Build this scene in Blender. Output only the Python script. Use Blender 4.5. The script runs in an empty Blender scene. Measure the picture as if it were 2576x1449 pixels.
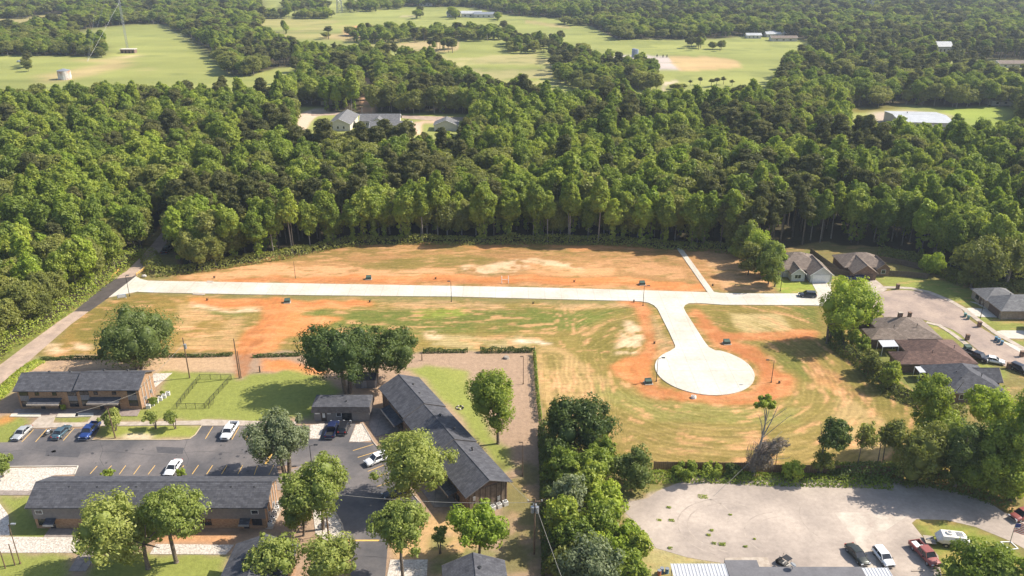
import bpy, math, random
import numpy as np
from mathutils import Vector, Matrix
rnd = random.Random(7)
R = math.radians
SC = bpy.context.scene
COL = SC.collection

# ---------------------------------------------------------------- camera, sky, sun, exposure
CAM_H, PITCH, FPX = 93.0, R(23.4), 2060.0      # metres, down-tilt, focal length in units of a 2576 px wide frame
cam = bpy.data.objects.new('camera', bpy.data.cameras.new('camera'))
COL.objects.link(cam); SC.camera = cam
cam.location = (0, 0, CAM_H); cam.rotation_euler = (math.pi/2 - PITCH, 0, 0)
cam.data.sensor_width = 36; cam.data.lens = 36*FPX/2576
cam.data.clip_start = 1; cam.data.clip_end = 60000
SUN_EL, SUN_AZ = R(44), R(13)                   # azimuth: degrees north of east (+x)
sdir = Vector((math.cos(SUN_EL)*math.cos(SUN_AZ), math.cos(SUN_EL)*math.sin(SUN_AZ), math.sin(SUN_EL)))
sl = bpy.data.lights.new('sun', 'SUN'); sl.energy = 4.6; sl.angle = R(0.5); sl.color = (1, .93, .82)
so = bpy.data.objects.new('sun', sl); COL.objects.link(so)
so.rotation_euler = sdir.to_track_quat('Z', 'Y').to_euler(); so.location = (200, 100, 400)
W = bpy.data.worlds.new('World'); SC.world = W; W.use_nodes = True
wn = W.node_tree; wn.nodes.clear()
sky = wn.nodes.new('ShaderNodeTexSky'); sky.sky_type = 'NISHITA'; sky.sun_disc = False
sky.sun_elevation = SUN_EL; sky.sun_rotation = math.pi/2 - SUN_AZ; sky.dust_density = 1.5
bg = wn.nodes.new('ShaderNodeBackground'); bg.inputs[1].default_value = 0.12
wo = wn.nodes.new('ShaderNodeOutputWorld')
wn.links.new(sky.outputs[0], bg.inputs[0]); wn.links.new(bg.outputs[0], wo.inputs[0])
SC.view_settings.view_transform = 'Standard'; SC.view_settings.look = 'None'
SC.view_settings.gamma = 1; SC.view_settings.use_curve_mapping = False
SC.view_settings.exposure = 0.84
SC.cycles.max_bounces = 6; SC.cycles.diffuse_bounces = 3; SC.cycles.volume_bounces = 0
SC.cycles.transparent_max_bounces = 6

# ---------------------------------------------------------------- measuring helpers (survey points -> ground coordinates in metres)
CT, ST = math.cos(PITCH), math.sin(PITCH)
def g(u, v, z=0.0):
    x = (u-1288)/FPX; y = -(v-724.5)/FPX
    r = (x, CT+y*ST, -ST+y*CT); t = (z-CAM_H)/r[2]
    return Vector((r[0]*t, r[1]*t, z))
ZM = {0:(0,0,1),1:(0,880.5,.3924),2:(628.9,880.5,.3924),3:(1257.8,880.5,.3924),4:(1928.6,880.5,.3923),
      5:(0,587,.3183),6:(628.9,587,.3183),7:(1257.8,587,.3183),8:(1821.3,587,.3183),
      9:(0,0,.2604),10:(637.3,0,.2604),11:(1274.5,0,.2604),12:(1905,0,.2604)}
def D(n, x, y): a, b, s = ZM[n]; return (a+x*s, b+y*s)
def G(n, x, y, z=0.0): return g(*D(n, x, y), z)
def proj(X, Y, Z):
    dz = Z-CAM_H; f = Y*CT-dz*ST; u = Y*ST+dz*CT
    return 1288+FPX*X/f, 724.5-FPX*u/f
def DL(n, pts): return [D(n, x, y) for x, y in pts]
def GL(n, pts, z=0.0): return [G(n, x, y, z) for x, y in pts]

# ---------------------------------------------------------------- materials
MATS = {}
def nodes_of(m): return m.node_tree.nodes, m.node_tree.links
def mat(name, c1, c2=None, scale=3.0, rough=.8, metal=0., bump=0., kind=None, spec=.3, detail=4, emit=None):
    if name in MATS: return MATS[name]
    m = bpy.data.materials.new(name); m.use_nodes = True
    N, L = nodes_of(m); b = N['Principled BSDF']
    b.inputs['Roughness'].default_value = rough; b.inputs['Metallic'].default_value = metal
    b.inputs['Specular IOR Level'].default_value = spec
    c2 = c2 or tuple(x*.8 for x in c1)
    tc = N.new('ShaderNodeTexCoord'); nz = N.new('ShaderNodeTexNoise')
    nz.inputs['Scale'].default_value = scale; nz.inputs['Detail'].default_value = detail
    L.new(tc.outputs['Object'], nz.inputs['Vector'])
    rp = N.new('ShaderNodeValToRGB'); rp.color_ramp.elements[0].position = .35; rp.color_ramp.elements[1].position = .65
    rp.color_ramp.elements[0].color = (*c2, 1); rp.color_ramp.elements[1].color = (*c1, 1)
    L.new(nz.outputs[0], rp.inputs[0]); out = rp.outputs[0]
    fz = N.new('ShaderNodeTexNoise'); fz.inputs['Scale'].default_value = max(1.2, scale*5); fz.inputs['Detail'].default_value = 8; fz.inputs['Roughness'].default_value = .7
    L.new(tc.outputs['Object'], fz.inputs['Vector']); fr_ = N.new('ShaderNodeMapRange'); fr_.inputs[1].default_value = .3; fr_.inputs[2].default_value = .7; fr_.inputs[3].default_value = .84; fr_.inputs[4].default_value = 1.13
    L.new(fz.outputs[0], fr_.inputs[0]); fm_x = N.new('ShaderNodeMix'); fm_x.data_type = 'RGBA'; fm_x.blend_type = 'MULTIPLY'; fm_x.inputs[0].default_value = 1
    L.new(out, fm_x.inputs[6]); L.new(fr_.outputs[0], fm_x.inputs[7]); out = fm_x.outputs[2]
    if kind in ('brick', 'shingle', 'siding', 'batten', 'corrugated', 'slab'):
        sx = N.new('ShaderNodeSeparateXYZ'); L.new(tc.outputs['Object'], sx.inputs[0])
        ad = N.new('ShaderNodeMath'); ad.operation = 'ADD'; L.new(sx.outputs[0], ad.inputs[0]); L.new(sx.outputs[1], ad.inputs[1])
        cb = N.new('ShaderNodeCombineXYZ')
        if kind == 'shingle': L.new(sx.outputs[0], cb.inputs[0]); L.new(sx.outputs[1], cb.inputs[1])
        elif kind == 'slab': L.new(sx.outputs[0], cb.inputs[0]); L.new(sx.outputs[1], cb.inputs[1])
        else: L.new(ad.outputs[0], cb.inputs[0]); L.new(sx.outputs[2], cb.inputs[1])
        if kind in ('brick', 'shingle', 'slab'):
            bt = N.new('ShaderNodeTexBrick'); L.new(cb.outputs[0], bt.inputs['Vector'])
            bt.inputs['Scale'].default_value = 1
            bw, bh, ms, dk = {'brick': (.42, .16, .02, .6), 'shingle': (.9, .32, .03, .55), 'slab': (4.6, 5.2, .05, .66)}[kind]
            bt.inputs['Brick Width'].default_value = bw; bt.inputs['Row Height'].default_value = bh
            bt.inputs['Mortar Size'].default_value = ms
            if kind == 'slab': bt.offset = 0
            bt.inputs['Color1'].default_value = (1, 1, 1, 1); bt.inputs['Color2'].default_value = (dk+.12,)*3+(1,)
            if kind == 'slab': bt.inputs['Color2'].default_value = (.93, .93, .93, 1)
            bt.inputs['Mortar'].default_value = (dk, dk, dk, 1)
            mod = bt.outputs[0]
        else:
            wv = N.new('ShaderNodeTexWave'); L.new(cb.outputs[0], wv.inputs['Vector'])
            wv.bands_direction = 'Y' if kind == 'siding' else 'X'
            wv.inputs['Scale'].default_value = {'siding': 1.2, 'batten': .9, 'corrugated': 1.1}[kind]
            mr = N.new('ShaderNodeMapRange'); mr.inputs[3].default_value = .72; mr.inputs[4].default_value = 1.05
            L.new(wv.outputs[1], mr.inputs[0]); mod = mr.outputs[0]
        mx = N.new('ShaderNodeMix'); mx.data_type = 'RGBA'; mx.blend_type = 'MULTIPLY'; mx.inputs[0].default_value = 1
        L.new(out, mx.inputs[6]); L.new(mod, mx.inputs[7]); out = mx.outputs[2]
    L.new(out, b.inputs['Base Color'])
    if bump:
        bp = N.new('ShaderNodeBump'); bp.inputs['Strength'].default_value = bump; bp.inputs['Distance'].default_value = .1
        L.new(nz.outputs[0], bp.inputs['Height']); L.new(bp.outputs[0], b.inputs['Normal'])
    MATS[name] = m; return m

def leaf_mat(name, dark, mid, light, sat_rand=True):
    if name in MATS: return MATS[name]
    m = bpy.data.materials.new(name); m.use_nodes = True
    N, L = nodes_of(m); N.clear()
    out = N.new('ShaderNodeOutputMaterial'); oi = N.new('ShaderNodeObjectInfo')
    at = N.new('ShaderNodeAttribute'); at.attribute_name = 'tint'
    rp = N.new('ShaderNodeValToRGB'); e = rp.color_ramp.elements
    e[0].position = .05; e[0].color = (*dark, 1); e[1].position = .95; e[1].color = (*light, 1)
    k = e.new(.5); k.color = (*mid, 1)
    mr = N.new('ShaderNodeMath'); mr.operation = 'MULTIPLY_ADD'; mr.inputs[1].default_value = .5
    mt = N.new('ShaderNodeMath'); mt.operation = 'MULTIPLY'; mt.inputs[1].default_value = .5
    L.new(at.outputs['Fac'], mt.inputs[0]); L.new(oi.outputs['Random'], mr.inputs[0]); L.new(mt.outputs[0], mr.inputs[2])
    L.new(mr.outputs[0], rp.inputs[0])
    df = N.new('ShaderNodeBsdfDiffuse'); tl = N.new('ShaderNodeBsdfTranslucent')
    gl = N.new('ShaderNodeBsdfGlossy'); gl.inputs['Roughness'].default_value = .45
    tcol = N.new('ShaderNodeMix'); tcol.data_type = 'RGBA'; tcol.blend_type = 'MULTIPLY'; tcol.inputs[0].default_value = 1
    tcol.inputs[7].default_value = (1.25, 1.3, .55, 1); L.new(rp.outputs[0], tcol.inputs[6])
    m1 = N.new('ShaderNodeMixShader'); m1.inputs[0].default_value = .38
    m2 = N.new('ShaderNodeMixShader'); m2.inputs[0].default_value = .012
    L.new(rp.outputs[0], df.inputs[0]); L.new(tcol.outputs[2], tl.inputs[0])
    L.new(df.outputs[0], m1.inputs[1]); L.new(tl.outputs[0], m1.inputs[2])
    L.new(m1.outputs[0], m2.inputs[1]); L.new(gl.outputs[0], m2.inputs[2]); L.new(m2.outputs[0], out.inputs[0])
    MATS[name] = m; return m

LEAF = {
 'wood':  leaf_mat('wood_leaf', (0.102,0.150,0.026), (0.216,0.270,0.043), (0.396,0.426,0.072)),
 'wood2': leaf_mat('dull_wood_leaf', (0.126,0.144,0.038), (0.222,0.234,0.058), (0.330,0.324,0.082)),
 'pine':  leaf_mat('pine_needle', (0.072,0.082,0.031), (0.126,0.130,0.043), (0.198,0.186,0.062)),
 'oak':   leaf_mat('oak_leaf', (0.066,0.102,0.029), (0.120,0.156,0.041), (0.192,0.222,0.067)),
 'bright': leaf_mat('bright_leaf', (0.180,0.252,0.029), (0.288,0.360,0.046), (0.444,0.468,0.078)),
 'elm':   leaf_mat('elm_leaf', (0.144,0.192,0.043), (0.246,0.288,0.067), (0.372,0.384,0.108)),
 'grey':  leaf_mat('silvery_leaf', (0.126,0.156,0.078), (0.228,0.258,0.138), (0.372,0.396,0.234)),
 'dry':   leaf_mat('dry_vine', (.18,.14,.11), (.27,.22,.18), (.38,.32,.27)),
}
BARK = mat('bark', (.20,.16,.12), (.09,.07,.05), 4, .95, bump=.5)
BARKL = mat('pale_bark', (.34,.30,.25), (.19,.16,.13), 4, .95)
GLASS = mat('dark_glass', (.015,.018,.022), (.03,.033,.04), 1, .12, spec=.6)
WHITE = mat('white_paint', (.78,.77,.74), (.70,.69,.66), 2, .5)
BLACK = mat('black_metal', (.02,.02,.022), (.03,.03,.03), 2, .5)
STEEL = mat('grey_metal', (.35,.36,.37), (.25,.26,.27), 2, .4, .4)
WOODP = mat('utility_wood', (.20,.13,.08), (.12,.08,.05), 3, .9)
RUB = mat('tyre_rubber', (.02,.02,.02), (.03,.03,.03), 5, .9)
SHIN = mat('charcoal_shingle', (.105,.105,.115), (.070,.070,.080), 1.3, .92, kind='shingle', bump=.3)
SHINB = mat('brown_shingle', (.25,.195,.155), (.18,.138,.11), 1.3, .92, kind='shingle', bump=.3)
SHINR = mat('red_brown_shingle', (.180,.108,.084), (.120,.072,.058), 1.3, .92, kind='shingle', bump=.3)
SHING = mat('grey_shingle', (.21,.205,.20), (.155,.152,.155), 1.3, .92, kind='shingle', bump=.3)
BRICK = mat('tan_brick', (.46,.29,.17), (.36,.21,.12), 2.5, .9, kind='brick', bump=.3)
BRICKD = mat('brown_brick', (.30,.19,.13), (.20,.13,.09), 2.5, .9, kind='brick', bump=.3)
SIDING = mat('grey_siding', (.25,.22,.205), (.21,.185,.175), 2, .8, kind='siding')
CONC = mat('new_concrete', (.57,.53,.455), (.49,.43,.345), .10, .85, kind='slab', detail=8)
CONCO = mat('old_concrete', (.44,.37,.30), (.33,.27,.21), .8, .9, bump=.2)
ASPH = mat('worn_asphalt', (.165,.145,.135), (.080,.076,.078), .12, .9, detail=9, bump=.1)
ASPHN = mat('fresh_asphalt', (.085,.070,.062), (.062,.052,.047), .5, .9, detail=8)
LANE = mat('sandy_old_asphalt', (.42,.31,.235), (.30,.225,.175), .35, .95, detail=9)
STREET = mat('worn_street', (.36,.275,.215), (.26,.20,.165), .22, .95, detail=9)
GRAV = mat('pale_gravel', (.43,.355,.290), (.29,.240,.200), .11, .95, detail=12, bump=.4)
ROCK = mat('white_rock', (.62,.56,.48), (.34,.29,.24), 3.2, .95, detail=6, bump=1)
YEL = mat('yellow_paint', (.72,.45,.12), (.60,.36,.10), 3, .7)
CORR = mat('corrugated_white_metal', (.62,.62,.62), (.55,.55,.55), 1, .35, .2, kind='corrugated')
FENCEW = mat('cedar_board', (.36,.22,.12), (.26,.155,.085), 1.5, .9, kind='batten')
FENCEG = mat('weathered_board', (.17,.13,.095), (.12,.095,.07), 1.5, .9, kind='batten')

# ---------------------------------------------------------------- mesh helpers
class MB:
    def __init__(s): s.v = []; s.f = []
    def add(s, v, f):
        o = len(s.v); s.v += [tuple(p) for p in v]; s.f += [tuple(i+o for i in q) for q in f]; return s
    def box(s, x0, x1, y0, y1, z0, z1):
        return s.add([(x0,y0,z0),(x1,y0,z0),(x1,y1,z0),(x0,y1,z0),(x0,y0,z1),(x1,y0,z1),(x1,y1,z1),(x0,y1,z1)],
                     [(3,2,1,0),(4,5,6,7),(0,1,5,4),(1,2,6,5),(2,3,7,6),(3,0,4,7)])
    def tube(s, a, b, r0, r1=None, n=7, cap=True):
        a = Vector(a); b = Vector(b); r1 = r0 if r1 is None else r1
        d = (b-a); d = d.normalized() if d.length > 1e-6 else Vector((0,0,1))
        p = d.orthogonal().normalized(); q = d.cross(p); v = []
        for c, r in ((a, r0), (b, r1)):
            for i in range(n):
                t = 2*math.pi*i/n; v.append(c+p*(r*math.cos(t))+q*(r*math.sin(t)))
        f = [(i, (i+1) % n, n+(i+1) % n, n+i) for i in range(n)]
        if cap: f += [tuple(range(n))[::-1], tuple(range(n, 2*n))]
        return s.add(v, f)
    def prism(s, pts, z0, z1):
        n = len(pts); area = sum(pts[i][0]*pts[(i+1) % n][1]-pts[(i+1) % n][0]*pts[i][1] for i in range(n))
        if area < 0: pts = pts[::-1]
        v = [(p[0], p[1], z0) for p in pts]+[(p[0], p[1], z1) for p in pts]
        return s.add(v, [tuple(range(n))[::-1], tuple(range(n, 2*n))]+[(i, (i+1) % n, n+(i+1) % n, n+i) for i in range(n)])
    def slab(s, quad, t=.14):
        q = [Vector(p) for p in quad]; n = len(q)
        dn = Vector((0, 0, -t)); v = q+[p+dn for p in q]
        return s.add(v, [tuple(range(n)), tuple(range(n, 2*n))[::-1]]+[((i+1) % n, i, n+i, n+(i+1) % n) for i in range(n)])
    def ball(s, c, r, nu=8, nv=5, sq=(1, 1, 1)):
        v = [(c[0], c[1], c[2]+r*sq[2])]; f = []
        for j in range(1, nv):
            a = math.pi*j/nv
            for i in range(nu):
                t = 2*math.pi*i/nu
                v.append((c[0]+r*sq[0]*math.sin(a)*math.cos(t), c[1]+r*sq[1]*math.sin(a)*math.sin(t), c[2]+r*sq[2]*math.cos(a)))
        v.append((c[0], c[1], c[2]-r*sq[2])); e = len(v)-1
        for i in range(nu):
            k = (i+1) % nu; f.append((0, 1+i, 1+k)); f.append((e, e-nu+k, e-nu+i))
            for j in range(nv-2): f.append((1+j*nu+i, 1+(j+1)*nu+i, 1+(j+1)*nu+k, 1+j*nu+k))
        return s.add(v, f)
    def mesh(s, name, m, smooth=False):
        me = bpy.data.meshes.new(name); me.from_pydata(s.v, [], s.f)
        me.materials.append(m)
        if smooth: me.polygons.foreach_set('use_smooth', [True]*len(me.polygons))
        me.update(); return me
    def obj(s, name, m, parent=None, smooth=False, loc=None):
        o = bpy.data.objects.new(name, s.mesh(name, m, smooth)); COL.objects.link(o)
        if parent: o.parent = parent
        if loc: o.location = loc
        return o
def tag(o, label=None, cat=None, group=None, kind=None):
    if label: o['label'] = label
    if cat: o['category'] = cat
    if group: o['group'] = group
    if kind: o['kind'] = kind
    return o
def root(name, label, cat, loc=(0,0,0), rz=0, group=None):
    o = bpy.data.objects.new(name, None); COL.objects.link(o); o.location = loc; o.rotation_euler = (0, 0, rz)
    o.empty_display_size = .5
    return tag(o, label, cat, group)
def copy_tree(o, loc=None, rz=None, label=None, parent=None, scale=None):
    c = o.copy(); COL.objects.link(c)
    if parent: c.parent = parent
    if loc is not None: c.location = loc
    if rz is not None: c.rotation_euler = (0, 0, rz)
    if label: c['label'] = label
    if scale: c.scale = scale
    for ch in list(o.children): copy_tree(ch, parent=c)
    return c
def sheet(name, pts, z, m, kind='structure', parent=None, thick=None):
    b = MB(); b.prism([(p[0], p[1]) for p in pts], z-(thick or z+.3), z)
    o = b.obj(name, m, parent)
    if kind and not parent: o['kind'] = kind
    return o
def smooth_poly(pts, it=2):
    for _ in range(it):
        q = []
        for i, p in enumerate(pts):
            n = pts[(i+1) % len(pts)]; q += [p*.75+n*.25, p*.25+n*.75]
        pts = q
    return pts

# ---------------------------------------------------------------- open ground (survey polygons)
OPEN = {
 'near': [(-400,1700),(-400,1150),(0,893),(110,822),(200,760),(260,712),(300,680),(352,640),(372,600),(395,560),(430,560),(440,600),(440,650),(455,686),(560,672),(700,650),(860,618),(940,611),(1500,611),(1705,624),(1830,632),(1900,640),(1960,628),(2080,608),(2230,628),(2340,665),(2440,705),(2576,716),(3000,750),(3300,1700)],
 'left': [(-300,285),(-300,137),(190,142),(268,146),(262,118),(200,108),(112,98),(225,73),(340,59),(405,62),(462,85),(530,130),(575,192),(640,190),(690,170),(752,165),(752,200),(735,240),(700,288),(640,296),(500,285),(0,285)],
 'topleft': [(-300,76),(-300,48),(60,48),(110,38),(200,36),(200,45),(170,58),(95,68),(70,78),(-20,84)],
 'center': [(655,-10),(900,-10),(960,17),(1180,18),(1324,42),(1415,47),(1488,65),(1561,101),(1743,99),(1945,90),(2030,104),(2058,133),(1985,170),(1935,235),(1945,285),(1850,300),(1400,300),(1290,262),(1150,212),(1090,182),(990,150),(871,145),(767,140),(700,120),(650,80)],
 'trail': [(905,196),(942,192),(938,285),(895,285)],
 'midhouses': [(735,268),(800,268),(820,283),(1190,288),(1190,412),(735,412)],
 'whitebuilding': [(2115,275),(2280,266),(2400,272),(2560,268),(2560,400),(2115,396)],
 'farhouse': [(2345,133),(2395,133),(2395,160),(2345,160)],
 'farhouse2': [(2240,158),(2500,150),(2640,158),(2640,186),(2500,180),(2240,170)],
 'backroad': [(2470,172),(2560,172),(2600,220),(2500,220)],
}
CLUMPS = [
 [(880,86),(1110,86),(1114,104),(1000,110),(930,110),(885,110)], [(1114,82),(1298,82),(1298,101),(1180,105),(1120,103)],
 [(1274,106),(1420,108),(1400,136),(1274,136)], [(1385,135),(1480,135),(1490,232),(1430,228),(1385,190)],
 [(1480,168),(1530,162),(1640,188),(1660,232),(1560,228),(1480,232)], [(1735,213),(1850,213),(1850,219),(1735,219)],
 [(1722,114),(1764,114),(1764,127),(1722,127)], [(650,40),(730,42),(730,48),(650,49)], [(740,40),(840,40),(840,48),(740,48)],
 [(715,12),(825,12),(825,28),(715,28)], [(875,16),(950,16),(950,31),(875,32)], [(1080,124),(1140,122),(1140,133),(1080,133)],
 [(1412,58),(1480,60),(1480,67),(1412,66)], [(945,-5),(1010,-5),(1010,24),(945,24)],
 [(712,80),(722,80),(722,90),(712,90)], [(1050,38),(1062,38),(1062,48),(1050,48)], [(1135,42),(1148,42),(1148,50),(1135,50)], [(1246,46),(1258,46),(1258,54),(1246,54)], [(820,92),(832,92),(832,100),(820,100)],
 [(60,158),(85,158),(85,182),(60,182)], [(600,178),(625,178),(625,196),(600,196)], [(1788,118),(1796,118),(1796,128),(1788,128)], [(1806,120),(1816,120),(1816,131),(1806,131)], [(1500,42),(1640,50),(1640,56),(1500,50)],
 [(1680,222),(1725,222),(1725,232),(1680,232)],
]
def inpoly(u, v, P):
    r = np.zeros(u.shape, bool); n = len(P)
    for i in range(n):
        x0, y0 = P[i]; x1, y1 = P[(i+1) % n]
        if y0 == y1: continue
        c = ((y0 > v) != (y1 > v)) & (u < (x1-x0)*(v-y0)/(y1-y0)+x0); r ^= c
    return r
def vn(x, y, s):
    xi = np.floor(x); yi = np.floor(y); fx = x-xi; fy = y-yi; fx = fx*fx*(3-2*fx); fy = fy*fy*(3-2*fy)
    def h(a, b):
        t = np.sin(a*127.1+b*311.7+s*74.7)*43758.5453; return t-np.floor(t)
    return (h(xi, yi)*(1-fx)+h(xi+1, yi)*fx)*(1-fy)+(h(xi, yi+1)*(1-fx)+h(xi+1, yi+1)*fx)*fy
def fbm(x, y, s, o=3):
    r = 0; a = 1; t = 0
    for i in range(o): r = r+a*vn(x*2**i, y*2**i, s+i*3.1); t += a; a *= .55
    return r/t

# ---------------------------------------------------------------- ground sheet
def growth(start, step, k, end):
    o = [start]
    while o[-1] < end: step *= k; o.append(o[-1]+step)
    return o
xm = list(np.arange(-150, 150.01, .75)); xe = growth(150, .75, 1.035, 3500)[1:]+[9000, 25000]
xs = np.array([-t for t in xe[::-1]]+xm+xe)
ys = np.array([-25000, -4000, -1000, -300, -100, 0, 40, 70]+list(np.arange(85, 262, .62))+growth(262, .62, 1.013, 3000)[1:]+[6000, 14000, 40000])
XX, YY = np.meshgrid(xs, ys); nx, ny = len(xs), len(ys)
dist = np.clip(YY, 90, 3000)
FY = np.maximum(YY*CT+CAM_H*ST, 1)
def uvof(X, Y):
    f = np.maximum(Y*CT+CAM_H*ST, 1); return 1288+FPX*X/f, 724.5-FPX*(Y*ST-CAM_H*CT)/f
wa = dist*.0095
WX = XX+wa*(fbm(XX/(wa*3), YY/(wa*3), 1)-.5)*2.6; WY = YY+wa*(fbm(XX/(wa*3), YY/(wa*3), 9)-.5)*2.6
U, V = uvof(WX, WY); U0, V0 = uvof(XX, YY)
front = YY > 60
FLOOR = (.060,.050,.026)
col = np.empty(XX.shape+(3,)); col[:] = FLOOR
stripe = np.zeros(XX.shape); samt = np.zeros(XX.shape); dirt = np.zeros(XX.shape)
def blur(m, n=1):
    for _ in range(n):
        p = np.pad(m, 1, mode='edge')
        m = (p[1:-1,1:-1]*2+p[:-2,1:-1]+p[2:,1:-1]+p[1:-1,:-2]+p[1:-1,2:])/6
    return m
def paint(P, c, a=1.0, n=2, hard=False, patch=0, ps=9., d=None, sm=None):
    u, v = (U0, V0) if hard else (U, V)
    us = [p[0] for p in P]; vs = [p[1] for p in P]
    bb = front & (u > min(us)) & (u < max(us)) & (v > min(vs)) & (v < max(vs))
    m = np.zeros(XX.shape); ix = np.nonzero(bb)
    if not len(ix[0]): return
    m[ix] = inpoly(u[ix], v[ix], P)
    m = blur(m, n)*a
    if patch:
        q = fbm(XX/ps, YY/ps, 5+len(P), 4); m = m*np.clip((q-patch)*7+.5, 0, 1)
    m3 = m[..., None]; col[:] = col*(1-m3)+np.array(c)*m3
    if d is not None: dirt[:] = dirt*(1-m)+d*m
    if d == 1 and sm is None: sm = .12
    if sm is not None: samt[:] = samt*(1-m)+sm*m
PAST=(.235,.245,.070); DRYP=(.31,.255,.105); TAN=(.30,.18,.068); OLIVE=(.155,.128,.030); GREEN=(.105,.128,.024)
LAWN=(.205,.220,.052); ORANGE=(.50,.185,.060); REDOR=(.40,.148,.054); PALE=(.62,.43,.27); PINKT=(.52,.275,.13); BROWN=(.30,.205,.135)
for k in ('left','topleft','center','midhouses','whitebuilding','farhouse','farhouse2'): paint(OPEN[k], PAST, d=0)
paint(OPEN['topleft'], DRYP); paint([(-300,60),(130,52),(200,40),(160,62),(60,78),(-300,90)], DRYP)
paint([(1080,135),(1400,140),(1400,240),(1290,240),(1150,190)], (.36,.30,.14), a=.7, patch=.5, ps=40)
paint([(600,40),(1000,60),(990,150),(700,110)], DRYP, a=.6, patch=.45, ps=60)
paint([(150,150),(320,150),(300,175),(100,215),(100,190),(270,160)], (.42,.30,.15), a=.7)
paint(DL(9,[(1100,555),(1270,525),(1290,535),(1130,565)]), PALE)
paint(DL(9,[(1350,650),(1470,660),(1460,720),(1380,700)]), (.42,.28,.16), a=.6, patch=.4, ps=12)
paint(DL(10,[(840,280),(950,245),(1110,245),(1120,330),(1080,350),(850,335)]), (.52,.25,.12))
paint(DL(10,[(860,285),(910,280),(915,325),(870,330)]), PALE); 
paint(DL(10,[(960,275),(1100,275),(1085,325),(950,325)]), (.62,.58,.52))
paint(DL(10,[(640,330),(1000,330),(1080,350),(900,400),(650,370)]), (.40,.28,.14), a=.6)
paint(DL(10,[(1370,150),(1600,155),(1600,163),(1370,158)]), (.55,.42,.28))
paint(DL(10,[(1360,410),(1800,395),(1990,395),(1980,490),(1560,520),(1360,440)]), (.42,.30,.16), a=.8)
paint(DL(11,[(815,540),(1590,545),(1640,600),(1720,670),(1400,675),(860,640)]), (.43,.36,.31))
paint(DL(11,[(1590,540),(1900,540),(2200,590),(2250,660),(1700,680),(1620,610)]), (.46,.30,.15), a=.8)
paint(DL(11,[(1680,760),(1640,775),(1530,800),(1505,870),(1505,1000),(1560,1000),(1550,860),(1560,820),(1690,780)]), (.48,.38,.30))
paint(DL(11,[(190,200),(560,250),(560,280),(190,230)]), DRYP)
paint(OPEN['trail'], (.46,.27,.16)); paint(DL(10,[(390,1100),(680,1020),(690,1060),(560,1150),(430,1330),(380,1300)]), (.50,.38,.28))
paint(DL(10,[(1480,1200),(1760,1160),(1760,1190),(1640,1200),(1620,1330),(1520,1260)]), (.55,.37,.26))
paint(DL(12,[(870,1045),(1400,1030),(1405,1055),(1100,1085),(860,1085)]), OLIVE)
paint(DL(12,[(1090,1085),(1500,1068),(1900,1120),(1890,1450),(1090,1450)]), (.36,.29,.22), hard=True)
paint(DL(12,[(1720,1040),(2400,1035),(2380,1260),(1900,1180),(1880,1130)]), (.22,.265,.05))
paint(DL(12,[(2180,690),(2260,700),(2500,790),(2480,810),(2230,740)]), (.46,.40,.34))
paint([(395,560),(432,560),(445,600),(455,686),(400,690),(370,640)], (.30,.165,.10))
# near field
paint(OPEN['near'], (.185,.155,.055), sm=.25, n=1)
paint([(-50,1000),(0,893),(110,822),(200,760),(300,690),(352,650),(365,665),(300,720),(200,790),(60,895),(0,930)], (.17,.18,.045))
paint([(400,705),(455,686),(560,672),(860,618),(940,611),(1705,624),(1830,632),(1880,645),(1950,735),(1700,733),(400,706)], (.31,.17,.066), sm=.45, d=.3)
paint([(455,690),(860,622),(1500,612),(1700,626),(1690,636),(900,640),(700,665),(480,700)], OLIVE, a=.6, patch=.42, ps=8)
paint([(1150,612),(1650,622),(1650,632),(1400,632),(1150,624)], (.48,.22,.085), a=.7, patch=.42, ps=7)
paint([(460,697),(640,665),(770,668),(1140,678),(1140,692),(700,694),(460,703)], PINKT, a=.9, patch=.3, ps=6, d=.5)
paint([(850,668),(1000,645),(1240,640),(1280,660),(1110,674),(930,676)], OLIVE, a=.8, patch=.4, ps=10)
paint([(1150,672),(1250,660),(1340,655),(1420,660),(1485,676),(1480,688),(1380,680),(1300,688),(1165,686)], (.64,.44,.27), a=.85, patch=.40, ps=4)
paint([(1330,668),(1420,672),(1560,680),(1550,698),(1330,694)], (.54,.27,.12), a=.8, patch=.3, ps=7)
paint([(1480,660),(1700,650),(1720,700),(1560,690),(1480,690)], PINKT, a=.6, patch=.48, ps=6)
paint([(560,702),(760,696),(900,690),(1200,694),(1700,705),(1770,722),(1780,732),(1600,722),(1200,712),(560,708)], ORANGE, a=.9, d=1, patch=.2, ps=9)
paint([(380,706),(600,700),(1000,702),(1750,728),(1750,735),(380,710)], PINKT, a=.5, d=.8, patch=.4, ps=4)
paint([(1730,632),(1830,632),(1880,655),(1950,735),(1830,735)], (.42,.25,.12), patch=.3, ps=6, d=.5)
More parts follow.
